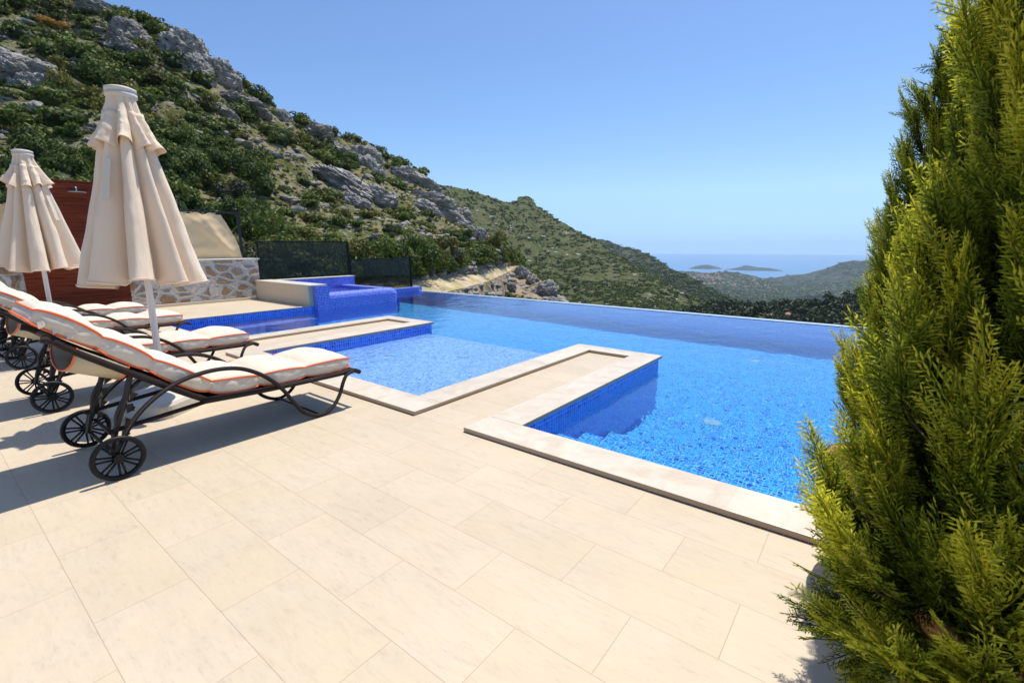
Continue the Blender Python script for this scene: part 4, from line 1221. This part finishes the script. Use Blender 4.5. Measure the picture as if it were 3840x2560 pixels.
OUT = [ # x, y in the 2352 px photo, width px, height px, depth tilt
 (235, 32, 70, 42, 'pale rock outcrop on the skyline at the top of the hill'),
 (300, 70, 60, 50, 'light grey rock slab high on the hill below the skyline rocks'),
 (285, 110, 60, 40, 'jagged grey rock on the upper hill left of the dark cliff'),
 (48, 165, 95, 70, 'broad pale rock outcrop at the far left above the farther parasol'),
 (85, 190, 60, 60, 'tilted pale rock slab just right of the broad left outcrop'),
 (14, 150, 40, 50, 'grey rock at the very left edge of the hill'),
 (20, 60, 30, 26, 'small grey rock near the top left corner'),
 (425, 118, 75, 95, 'tall dark grey cliff block on the skyline left of the rounded dark crag'),
 (452, 165, 60, 70, 'dark craggy rock below the tall cliff block'),
 (508, 182, 62, 84, 'rounded dark crag standing on the skyline'),
 (475, 130, 40, 36, 'grey rock shoulder between the two dark crags'),
 (540, 240, 90, 34, 'pale rock ledge just below the rounded dark crag'),
 (508, 262, 56, 46, 'light grey rock slab under the dark crag'),
 (575, 205, 30, 20, 'small skyline rock right of the dark crag'),
 (645, 258, 34, 44, 'pale pyramid shaped rock on the skyline'),
 (600, 262, 40, 26, 'grey ledge left of the pale pyramid rock'),
 (470, 285, 60, 26, 'low stony ledge on the open slope above the big parasol'),
 (633, 357, 27, 25, 'single rounded grey boulder on the open mid slope'),
 (728, 297, 50, 36, 'grey skyline slab with cracks halfway down the ridge'),
 (770, 350, 46, 50, 'grey rock face under the skyline, left of the long ridge slab'),
 (838, 345, 52, 46, 'pale rock on the skyline above the long ridge slab'),
 (845, 390, 50, 60, 'cracked grey slab below the skyline bushes'),
 (800, 420, 110, 36, 'long diagonal pale ledge across the mid hill'),
 (862, 455, 74, 60, 'big smooth grey buttress at the end of the diagonal ledge'),
 (815, 465, 50, 40, 'grey rock beneath the diagonal ledge'),
 (930, 400, 60, 40, 'pale rock crest near the lower end of the skyline'),
 (965, 425, 80, 46, 'broad cracked rock face below the last skyline bush'),
 (985, 465, 100, 50, 'wide grey rock slab on the lower ridge'),
 (1030, 505, 80, 50, 'sloping grey slab where the ridge drops towards the track'),
 (975, 480, 60, 40, 'grey stony step beside the wide lower slab'),
 (1095, 545, 44, 52, 'upright grey rock above the dirt track'),
 (1062, 500, 40, 50, 'steep rock edge on the lower skyline'),
 (905, 520, 40, 30, 'small pale rock in the bushes below the buttress'),
 (835, 480, 34, 40, 'small grey rock rib under the buttress'),
 (150, 345, 40, 22, 'pale stones left of the big parasol'),
 (165, 300, 50, 22, 'low pale rocks between the two parasol tops'),
 (430, 395, 44, 16, 'flat pale rock right of the big parasol'),
 (620, 505, 40, 20, 'small rock on the lower slope above the glass panel'),
 (925, 555, 40, 22, 'pale rock low on the slope above the smaller glass panel'),
 (870, 540, 30, 18, 'little pale stone among bushes above the smaller glass panel'),
 (560, 330, 30, 14, 'flat stone in the middle of the slope'),
 (690, 445, 30, 18, 'pale stone in the open scrub above the larger glass panel'),
]
rock_pts = []
GR = 'grey limestone outcrops on the hillside'
for i, (x, y, wp, hp, lab) in enumerate(OUT):
    phi, el = px(x, y)
    v = at_elev(NH, phi, el, 1.0)
    if v is None:
        v = 4.97
    v = min(v, 4.99)
    p, nrm = surf_pt(NH, phi, v)
    dist = math.hypot(p.x, p.y)
    kx = 1.18 if x > 700 else 1.0
    sw_, sh2 = wp/1085*dist/2*kx, hp/1085*dist/2*kx*0.95
    o = bpy.data.objects.new('rock_outcrop' if wp > 28 else 'boulder', rocks[i % 7]); C.collection.objects.link(o)
    o.location = p - nrm*(0.15*sh2) - Vector((0, 0, 0.12*sh2))
    o.rotation_euler = (R(random.uniform(-12, 12)), R(random.uniform(10, 30)) if wp > 50 else R(random.uniform(-20, 20)), R(phi-90+random.uniform(-25, 25)))
    o.scale = (sw_, (sw_+sh2)*0.55, sh2)
    tag(o, lab, 'rock', GR)
    rock_pts.append((x, y, max(wp, 20)*0.5, max(hp, 16)*0.5))
# rocky end of the berm below the track
OUT2 = [(1200, 632, 40, 34, 'white grey rock on the berm below the dirt track'), (1170, 655, 34, 26, 'pale rock low on the berm by the pool edge'), (1250, 655, 60, 40, 'jagged pale rocks at the end of the berm'),
        (1222, 640, 36, 26, 'light rock between bushes at the end of the track'), (1275, 682, 40, 22, 'last pale rock beside the infinity edge')]
MOR = simple('orange_cut_rock', (0.42, 0.25, 0.13), 0.95, 0.45, 1.2, bump=0.8, bscale=3, bdist=0.2)
for i, (x, y, wp, hp, lab) in enumerate(OUT2):
    phi, el = px(x, y); v = at_elev(NH, phi, el, 0.3)
    if v is None: v = 1.9
    p, nrm = surf_pt(NH, phi, min(v, 2.0)); dist = math.hypot(p.x, p.y)
    o = bpy.data.objects.new('rock_outcrop', rocks[(i+3) % 7]); C.collection.objects.link(o)
    o.location = p; k = dist/1085/2*1.1; o.scale = (wp*k, wp*k*0.7, hp*k); o.rotation_euler = (0.2, 0.3, i*1.3)
    tag(o, lab, 'rock', GR)
ome = rocks[2].copy(); ome.materials.clear(); ome.materials.append(MOR)
for (x, y, wp, hp, lab) in [(1142, 578, 34, 34, 'orange cut rock face beside the bend of the dirt track'), (1160, 598, 24, 18, 'low orange rock where the track rounds the nose')]:
    phi, el = px(x, y); p, nrm = surf_pt(NH, phi, 3.6); dist = math.hypot(p.x, p.y)
    o = bpy.data.objects.new('rock_outcrop', ome); C.collection.objects.link(o)
    o.location = (p.x, p.y, CAMH+dist*el-0.3); k = dist/1085/2*1.1; o.scale = (wp*k, wp*k*0.8, hp*k); o.rotation_euler = (0.1, 0.5, 0.4)
    tag(o, lab, 'rock')

# bushes on the near hill
rs = random.Random(5)
cand = []
tries = 0
while len(cand) < 3400 and tries < 40000:
    tries += 1
    phi = rs.uniform(31, 92)
    v = rs.uniform(1.0, 5.25)
    if v < 4: 
        if 1.55 < v < 3.35: continue
        if rs.random() > 0.45: continue
    else:
        # even density per area: radius in the main slope segment
        v = 4+(v-4)
    p, nrm = surf_pt(NH, phi, v)
    r = math.hypot(p.x, p.y)
    if v >= 4 and rs.random() > (r/125)**1.1: continue
    den = mnoise.fractal(p*0.055, 1, 2, 3)+0.35*mnoise.fractal(p*0.2, 1, 2, 2)
    # thicker towards the upper left, thin and grassy low in the middle
    thr = 0.10 - 0.5*max(0, (phi-50)/40)
    if den < thr-0.10 and rs.random() > 0.16: continue
    X_, Y_ = p.x, p.y
    d_ = Vector((p.x, p.y, p.z-CAMH)); xx = 1176+1085.3*d_.dot(r2)/d_.dot(fw); yy = 784-1085.3*d_.dot(u2)/d_.dot(fw)
    if any(((xx-a)/(b_*0.95))**2+((yy-c)/(e_*0.95))**2 < 1 for a, c, b_, e_ in rock_pts): continue
    big = 1.0 if phi > 58 or den > 0.25 else 0.75
    low = phi < 64 and 4 <= v < 4.72
    if low and rs.random() > 0.42: continue
    s = (0.55+2.3*rs.random()**2.0)*big*rs.uniform(0.75, 1.0)
    if low: s = 0.45+1.15*rs.random()**1.3
    if v < 2: s *= 0.6
    cand.append((s/r, p, nrm, s, phi, v, xx, yy, den))
vis = [c for c in cand if -60 < c[6] < 2400 and -60 < c[7] < 760]
vis.sort(key=lambda c: -c[0])
def region(c):
    ph, v = c[4], c[5]
    a = 'left part' if ph > 70 else ('middle' if ph > 54 else ('right part' if ph > 44 else 'far right end'))
    q = 'near the skyline' if v > 4.75 else ('high up' if v > 4.5 else ('half way up' if v > 4.22 else 'low down'))
    return a, q
GB = 'scrub bushes on the hillside'
top = [c for c in vis if c[5] >= 3.3 or c[5] < 1.6][:296]
ids = {id(c) for c in top}
kinds = [('dark green', 0), ('yellow-green', 1), ('grey-green', 2)]
for c in top:
    kk = 0 if rs.random() < 0.78 else (1 if rs.random() < 0.6 else 2)
    a, q = region(c)
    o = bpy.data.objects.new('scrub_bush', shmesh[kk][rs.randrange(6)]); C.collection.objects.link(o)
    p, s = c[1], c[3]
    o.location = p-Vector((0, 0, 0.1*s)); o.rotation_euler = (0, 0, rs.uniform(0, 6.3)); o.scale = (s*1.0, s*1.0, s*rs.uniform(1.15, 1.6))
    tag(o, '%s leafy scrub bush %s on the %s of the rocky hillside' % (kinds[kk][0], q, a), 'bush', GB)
phi, el = px(118, 58); p, nrm = surf_pt(NH, phi, min(4.95, at_elev(NH, phi, el, 1.0) or 4.9))
o = bpy.data.objects.new('scrub_bush', shmesh[3][0]); C.collection.objects.link(o); o.location = p; o.scale = (1.6, 1.6, 1.1); tag(o, 'single orange flowering bush high on the left of the hillside', 'bush', GB)
rest = [c for c in cand if id(c) not in ids]
items = [(c[1]-Vector((0, 0, 0.1*c[3])), c[3]*1.1, c[3]*rs.uniform(0.85, 1.2), rs.uniform(0, 6.3), rs.randrange(6), rs.uniform(-0.12, 0.2)) for c in rest]
scatter_mesh('scrub', [i for k, i in enumerate(items) if k % 5], lowp, MSHRUB, 'small dark green scrub covering the rocky hillside between the larger bushes')
scatter_mesh('dry_scrub', [i for k, i in enumerate(items) if k % 5 == 0], lowp, MSHRUBY, 'small yellow green scrub scattered over the rocky hillside')
# low herbs and grass tufts between them
it = []
for _ in range(9000):
    phi = rs.uniform(36, 88); v = rs.uniform(3.3, 5.05)**1.0
    p, nrm = surf_pt(NH, phi, v); s = rs.uniform(0.16, 0.5)*(0.6+math.hypot(p.x, p.y)/150)
    it.append((p, s, s*0.8, rs.uniform(0, 6.3), rs.randrange(4), rs.uniform(-0.1, 0.35)))
tuft = [shrub_proto(40+s, 26, 0.32, 0.7, 4) for s in range(4)]
tuft = [(V[:26*4], F[:52], T[:26*4]) for V, F, T in tuft]
scatter_mesh('herbs', it[:5200], tuft, MSHRUBY, 'dry yellow green herbs and grass tufts on the slope')
scatter_mesh('green_herbs', it[5200:], tuft, MSHRUB, 'low green herbs between the bushes on the slope')
# loose stones
def stone_proto(seed):
    bm = bmesh.new(); bmesh.ops.create_icosphere(bm, subdivisions=2, radius=1.0)
    for v in bm.verts: v.co *= 1+0.55*mnoise.noise(v.co*1.4+Vector((seed*5, 0, 0)))+0.4*mnoise.cell(v.co*1.3+Vector((seed*9, 3, 1)))
    V = np.array([v.co[:] for v in bm.verts]); F = np.array([[v.index for v in f.verts] for f in bm.faces]); bm.free()
    V[:, 2] *= 0.6; V[:, 0] *= 1.3
    return V, F, np.full(len(V), 0.5)
sp = [stone_proto(i) for i in range(5)]
st_i = []
while len(st_i) < 5200:
    phi = rs.uniform(31.5, 88); v = rs.uniform(0.8, 5.0)
    if 2.0 < v < 3.0: continue
    p, nrm = surf_pt(NH, phi, v)
    den = mnoise.fractal(p*0.07+Vector((40, 0, 0)), 1, 2, 3)
    if v > 3.2 and den < 0.05 and rs.random() > 0.2: continue
    s = 0.12+rs.random()**3*0.8
    if v < 2: s *= 0.8
    st_i.append((p-Vector((0, 0, 0.15*s)), s, s*rs.uniform(0.6, 1.2), rs.uniform(0, 6.3), rs.randrange(5), 0))
scatter_mesh('loose_stones', st_i, sp, simple('pale_stone', (0.33, 0.305, 0.265), 0.95, 0.5, 2.5, bump=1.0, bscale=4, bdist=0.3), 'loose pale stones and rubble strewn over the hillside')

# trees and scrub on the mountain beyond (far, reads as one mass)
it = []
while len(it) < 5200:
    phi = rs.uniform(14, 48); v = rs.uniform(0.9, 2.1)
    p, nrm = surf_pt(MR, phi, v)
    r = math.hypot(p.x, p.y)
    if mnoise.fractal(p*0.012, 1, 2, 3) < -0.15 and rs.random() > 0.25: continue
    s = rs.uniform(1.2, 4.2)*(0.6+0.5*r/800)
    it.append((p-Vector((0, 0, 0.2*s)), s, s*0.85, rs.uniform(0, 6.3), rs.randrange(6), rs.uniform(-0.25, 0.2)))
vlow = [shrub_proto(60+s, 46, 0.26, 0.8, 5) for s in range(6)]
scatter_mesh('mountain_scrub', it, vlow, MSHRUB, 'dark scrub and small trees dotting the farther mountainside')
st_i = []
while len(st_i) < 170:
    phi = rs.uniform(14, 48); v = rs.uniform(0.9, 2.05); p, nrm = surf_pt(MR, phi, v)
    if mnoise.fractal(p*0.016+Vector((9, 9, 0)), 1, 2, 3) < 0.12: continue
    s = rs.uniform(1.5, 5)*(0.4+0.6*math.hypot(p.x, p.y)/800)
    st_i.append((p-Vector((0, 0, 0.3*s)), s, s*rs.uniform(0.5, 1.0), rs.uniform(0, 6.3), rs.randrange(5), 0))
scatter_mesh('mountain_rocks', st_i, sp, MROCK, 'grey rock patches on the farther mountainside')
it = []
while len(it) < 2600:
    phi = rs.uniform(10, 30); v = rs.uniform(0.3, 1.05); p, nrm = surf_pt(TR3, phi, v); s = rs.uniform(6, 13)
    it.append((p-Vector((0, 0, 0.2*s)), s, s*0.8, rs.uniform(0, 6.3), rs.randrange(6), rs.uniform(-0.3, 0.05)))
scatter_mesh('ridge_woodland', it, vlow, MSHRUB, 'dark woodland covering the second ridge towards the valley')

# pine wood on the nearer spur
MPINE = leaf_mat('pine_foliage', (0.010, 0.020, 0.006), (0.030, 0.048, 0.013), (0.075, 0.095, 0.028), 0.1)
pines = [shrub_proto(80+s, 300, 0.13, 0.95, 7) for s in range(5)]
it = []
while len(it) < 1500:
    phi = rs.uniform(-9, 20); v = rs.uniform(0.35, 1.12); p, nrm = surf_pt(TW, phi, v)
    if p.z > -20 + 0 and False: continue
    s = rs.uniform(3.2, 6.0)
    it.append((p+Vector((0, 0, 0.1*s)), s, s*rs.uniform(0.9, 1.35), rs.uniform(0, 6.3), rs.randrange(5), rs.uniform(-0.2, 0.15)))
scatter_mesh('pine_wood', it, pines, MPINE, 'dark pine wood on the low spur beyond the infinity edge')
it = []
while len(it) < 5200:
    phi = rs.uniform(-8, 19); r = 10**rs.uniform(2.95, 3.72)
    j = np.argmin(abs(np.hypot(TV['X'][180], TV['Y'][180])-r)); i = int(round(phi))+180
    z = TV['Z'][i, j]; s = rs.uniform(9, 22)
    it.append(((r*math.cos(R(phi)), r*math.sin(R(phi)), np.interp(r, np.hypot(TV['X'][i], TV['Y'][i]), TV['Z'][i])), s, s*0.6, rs.uniform(0, 6.3), rs.randrange(4), rs.uniform(-0.3, 0)))
scatter_mesh('valley_woodland', it, tuft, MSHRUB, 'dark woodland covering the valley floor')

it = []
for T_, n_, pa, pb, va, vb in ((TH, 2600, -6, 9.5, 0.0, 2.0), (TT, 1500, 7.5, 19, 0.0, 0.98)):
    k_ = 0
    while k_ < n_:
        phi = rs.uniform(pa, pb); v = rs.uniform(va, vb); p, nrm = surf_pt(T_, phi, v)
        if mnoise.fractal(p*0.0016, 1, 2, 3) < (-0.1 if T_ is TH else 0.0 if phi < 13.5 else 0.25) and rs.random() > 0.12: continue
        s = rs.uniform(16, 34); it.append((p, s, s*0.5, rs.uniform(0, 6.3), rs.randrange(4), rs.uniform(-0.35, -0.1))); k_ += 1
scatter_mesh('coastal_woodland', it, tuft, MSHRUB, 'dark woodland on the hills towards the coast')

# houses of the town in the valley, and three nearer ones
MHW = simple('house_wall', (0.62, 0.58, 0.52), 0.8, 0.05, 1)
MHR = simple('tile_roof', (0.42, 0.17, 0.09), 0.8, 0.1, 2)
bmw = bmesh.new(); box(bmw, -1, 1, -0.7, 0.7, -0.6, 0.8)
hw_ = bpy.data.meshes.new('wall'); bmesh.ops.recalc_face_normals(bmw, faces=bmw.faces); bmw.to_mesh(hw_); bmw.free(); hw_.materials.append(MHW)
bmr = bmesh.new()
vv_ = [bmr.verts.new(q) for q in ((-1.1, -0.8, 0.8), (1.1, -0.8, 0.8), (1.1, 0.8, 0.8), (-1.1, 0.8, 0.8), (-0.6, 0, 1.25), (0.6, 0, 1.25))]
for f in ((0, 1, 5, 4), (2, 3, 4, 5), (1, 2, 5), (3, 0, 4)): bmr.faces.new([vv_[i] for i in f])
hr_ = bpy.data.meshes.new('roof'); bmr.to_mesh(hr_); bmr.free(); hr_.materials.append(MHR)
def house(name, p, s, lab, grp, rz):
    e = empty(name, p, rz); e.scale = (s, s, s); tag(e, lab, 'house', grp)
    for mm, nn_ in ((hw_, 'wall'), (hr_, 'roof')):
        o = bpy.data.objects.new(nn_, mm); C.collection.objects.link(o); o.parent = e
for k in range(110):
    phi = rs.gauss(15.2, 1.3) if k < 80 else rs.gauss(11.0, 1.6); v = rs.uniform(0.45, 0.97)
    p, nrm = surf_pt(TT, phi, v)
    house('town_house', p+Vector((0, 0, 5)), rs.uniform(6, 10), 'tiny pale house in the distant town on the valley slope', 'houses of the distant town', rs.uniform(0, 3))
for (x, y, s, lab) in [(1812, 688, 2.4, 'orange roofed house among the pines beyond the infinity edge'), (1770, 704, 1.5, 'pale house half hidden in the pines left of the orange roof'), (1562, 703, 1.8, 'small white house in the wood near the foot of the mountain')]:
    phi, el = px(x, y); v = at_elev(TW, phi, el, 0.0) or 0.9
    p, nrm = surf_pt(TW, phi, v); house('house', p+Vector((0, 0, 3.2)), s, lab, None, R(phi+60))

# earthworks in the valley
MEARTH = simple('bare_earth', (0.40, 0.27, 0.17), 0.95, 0.2, 0.02)
for (x0, x1, y0, T_, h_, lab) in ((1705, 1790, 657, TH, 9, 'a'), (1880, 1990, 668, TH, 8, 'b')):
    vs = []; n = 24
    for k in range(n+1):
        x = x0+(x1-x0)*k/n
        yc = y0+(x-x0)*0.09 + 2*math.sin(k*1.3)
        for dy in (h_*0.35*math.sin(PI*(k+0.5)/(n+1))+0.5, -h_*0.35*math.sin(PI*(k+0.5)/(n+1))-0.5):
            phi, el = px(x, yc+dy); v = at_elev(T_, phi, el, 0.0) or 1.0
            p, nr_ = surf_pt(T_, phi, v); vs.append((p.x, p.y, p.z+6))
    fs = [(2*k, 2*k+2, 2*k+3, 2*k+1) for k in range(n)]
    tag(link('earth_bank', npmesh('earth_bank', vs, fs, 4), MEARTH), kind='structure')

# ------------------------------------------------------------ potted conifers
def spray(rs, L=0.16):
    """flat feathery cypress spray along +x in the xy plane; thin scale-leaf twigs as slim 3-sided spindles"""
    segs = []  # (p0, p1, radius, tone)
    n = int(L/0.0088)
    for i in range(n):
        f = i/n
        x = L*f
        bend = 0.10*x*x/L
        side = 1 if i % 2 else -1
        l = L*0.42*(1-f)**0.75*min(1, 0.45+f*3)*rs.uniform(0.8, 1.15)
        ang = R(rs.uniform(30, 44))*side
        p0 = np.array([x, 0, bend]); d = np.array([math.cos(ang), math.sin(ang), rs.uniform(-0.1, 0.25)])
        p1 = p0+d*l
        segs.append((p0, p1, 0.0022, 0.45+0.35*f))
        m_ = int(l/0.0068)
        for j in range(1, m_+1):
            q = p0+(p1-p0)*(j/(m_+1)); s2 = 1 if j % 2 else -1
            a2 = ang+R(rs.uniform(28, 40))*s2
            l2 = 0.020*(1-j/(m_+2))+0.007
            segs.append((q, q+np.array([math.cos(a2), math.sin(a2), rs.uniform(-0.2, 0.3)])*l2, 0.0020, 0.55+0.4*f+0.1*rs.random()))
    segs.append((np.array([0, 0, 0.]), np.array([L*1.03, 0, 0.10*L]), 0.0024, 0.5))
    V, F, T = [], [], []
    for p0, p1, r_, tn in segs:
        d = p1-p0; d = d/(np.linalg.norm(d)+1e-9)
        a = np.cross(d, [0.1, 0.2, 0.97]); a /= np.linalg.norm(a); b = np.cross(d, a)
        k = len(V); mid = p0+(p1-p0)*0.5
        if r_ < 0.0021:
            ro = rs.uniform(-0.9, 0.9); e = a*math.cos(ro)+b*math.sin(ro)
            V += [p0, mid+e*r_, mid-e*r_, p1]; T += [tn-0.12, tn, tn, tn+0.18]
            F += [(k, k+1, k+2), (k+3, k+2, k+1)]
        else:
            V += [p0] + [mid+(a*math.cos(q)+b*math.sin(q))*r_ for q in (0, 2.1, 4.2)] + [p1]
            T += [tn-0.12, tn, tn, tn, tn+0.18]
            for q in range(3): F += [(k, k+1+q, k+1+(q+1) % 3), (k+4, k+1+(q+1) % 3, k+1+q)]
    return np.array(V), np.array(F), np.clip(np.array(T), 0, 1)
srs = random.Random(3)
sprays = [spray(srs, L) for L in (0.17, 0.15, 0.13, 0.19, 0.11)]
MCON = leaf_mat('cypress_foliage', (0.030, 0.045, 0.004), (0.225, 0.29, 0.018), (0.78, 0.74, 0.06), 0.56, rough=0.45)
MBARK = simple('cypress_bark', (0.10, 0.05, 0.03), 0.9, 0.3, 30, bump=0.5)
MTER = simple('terracotta', (0.46, 0.17, 0.085), 0.75, 0.12, 9, bump=0.2, bscale=40)
def conifer(name_lab, loc, height, z0, prof, nb, seed, dens=1.0):
    t = empty('potted_conifer', loc); tag(t, name_lab, 'conifer')
    rs = random.Random(seed)
    Vs, Fs, Ts = [], [], []; off = 0
    bb = bmesh.new()
    tube(bb, spline([(0, 0, 0.25), (0.01, 0.01, z0+0.3), (-0.01, 0.0, height*0.6), (0.005, 0.0, height-0.05)], 14), [0.028-0.0018*i for i in range(14)], 7)
    for i in range(nb):
        f = (i+0.5)/nb
        z = z0+(height-z0)*f**0.92
        rad = float(np.interp(z, [q[0] for q in prof], [q[1] for q in prof]))*rs.uniform(0.66, 1.06)
        if rs.random() < 0.12: rad *= 1.12
        az = i*2.39996+rs.uniform(-0.4, 0.4)
        out = Vector((math.cos(az), math.sin(az), 0))
        zb = z-rad*rs.uniform(0.8, 1.7); bt_ = rs.uniform(-0.22, 0.12)
        zb = max(zb, 0.46)
        rise = z-zb
        pts = spline([Vector((0, 0, zb)), out*rad*0.45+Vector((0, 0, zb+rise*0.25)), out*rad*0.85+Vector((rs.uniform(-.03, .03), rs.uniform(-.03, .03), zb+rise*0.7)), out*rad+Vector((0, 0, z+0.05))], 12)
        tube(bb, pts[:10], [0.0065-0.0005*k for k in range(10)], 4)
        n = int((8+rad*26)*dens)
        for j in range(n):
            g = 0.34+0.66*(j+1)/n
            q = g*11; k = min(int(q), 10); p = pts[k].lerp(pts[k+1], q-k)
            tan = (pts[min(k+1, 11)]-pts[k]).normalized()
            side = tan.cross(out).normalized()*(1 if j % 2 else -1)
            if side.length < 0.5: side = Vector((0, 1, 0))
            spread = 0.75*(1-g)+0.22
            d = (tan*0.9 + side*spread*rs.uniform(0.5, 1.3) + Vector((rs.uniform(-.25, .25), rs.uniform(-.25, .25), rs.uniform(0.15, .75))) + out*0.15).normalized()
            if j == n-1: d = (tan+out*0.3+Vector((0, 0, 0.3))).normalized()
            nrm = d.cross(Vector((rs.uniform(-1, 1), rs.uniform(-1, 1), rs.uniform(-0.4, 0.4)))).normalized()
            y = nrm.cross(d)
            sc = rs.uniform(0.62, 1.05)*(0.75+0.35*min(1, rad/0.3))
            V, F, T = sprays[rs.randrange(5)]
            W = (V[:, 0:1]*np.array(d)+V[:, 1:2]*np.array(y)+V[:, 2:3]*np.array(nrm))*sc + np.array(p)
            Vs.append(W); Fs.append(F+off); off += len(V)
            Ts.append(np.clip(T*0.85 + (g-0.78)*1.25 + 0.06 + bt_ + rs.uniform(-0.12, 0.12), 0, 1))  # pale new growth at tips; inner shade and sunlit tips painted in too
    bobj('trunk', bb, MBARK, t, True)
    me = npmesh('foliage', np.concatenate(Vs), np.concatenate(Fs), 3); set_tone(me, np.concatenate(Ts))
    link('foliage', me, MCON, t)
    print('conifer tris', len(me.polygons))
    b = bmesh.new(); lathe(b, [(0.13, 0.002), (0.16, 0.01), (0.20, 0.14), (0.222, 0.26), (0.205, 0.36), (0.19, 0.395), (0.215, 0.42), (0.235, 0.45), (0.235, 0.485), (0.205, 0.49), (0.195, 0.44)], 40, cap=False)
    bobj('pot', b, MTER, t, True)
    b = bmesh.new(); lathe(b, [(0.0, 0.44), (0.197, 0.44)], 24, cap=False); bobj('soil', b, simple('potting_soil', (0.05, 0.03, 0.02), 0.95), t)
    return t
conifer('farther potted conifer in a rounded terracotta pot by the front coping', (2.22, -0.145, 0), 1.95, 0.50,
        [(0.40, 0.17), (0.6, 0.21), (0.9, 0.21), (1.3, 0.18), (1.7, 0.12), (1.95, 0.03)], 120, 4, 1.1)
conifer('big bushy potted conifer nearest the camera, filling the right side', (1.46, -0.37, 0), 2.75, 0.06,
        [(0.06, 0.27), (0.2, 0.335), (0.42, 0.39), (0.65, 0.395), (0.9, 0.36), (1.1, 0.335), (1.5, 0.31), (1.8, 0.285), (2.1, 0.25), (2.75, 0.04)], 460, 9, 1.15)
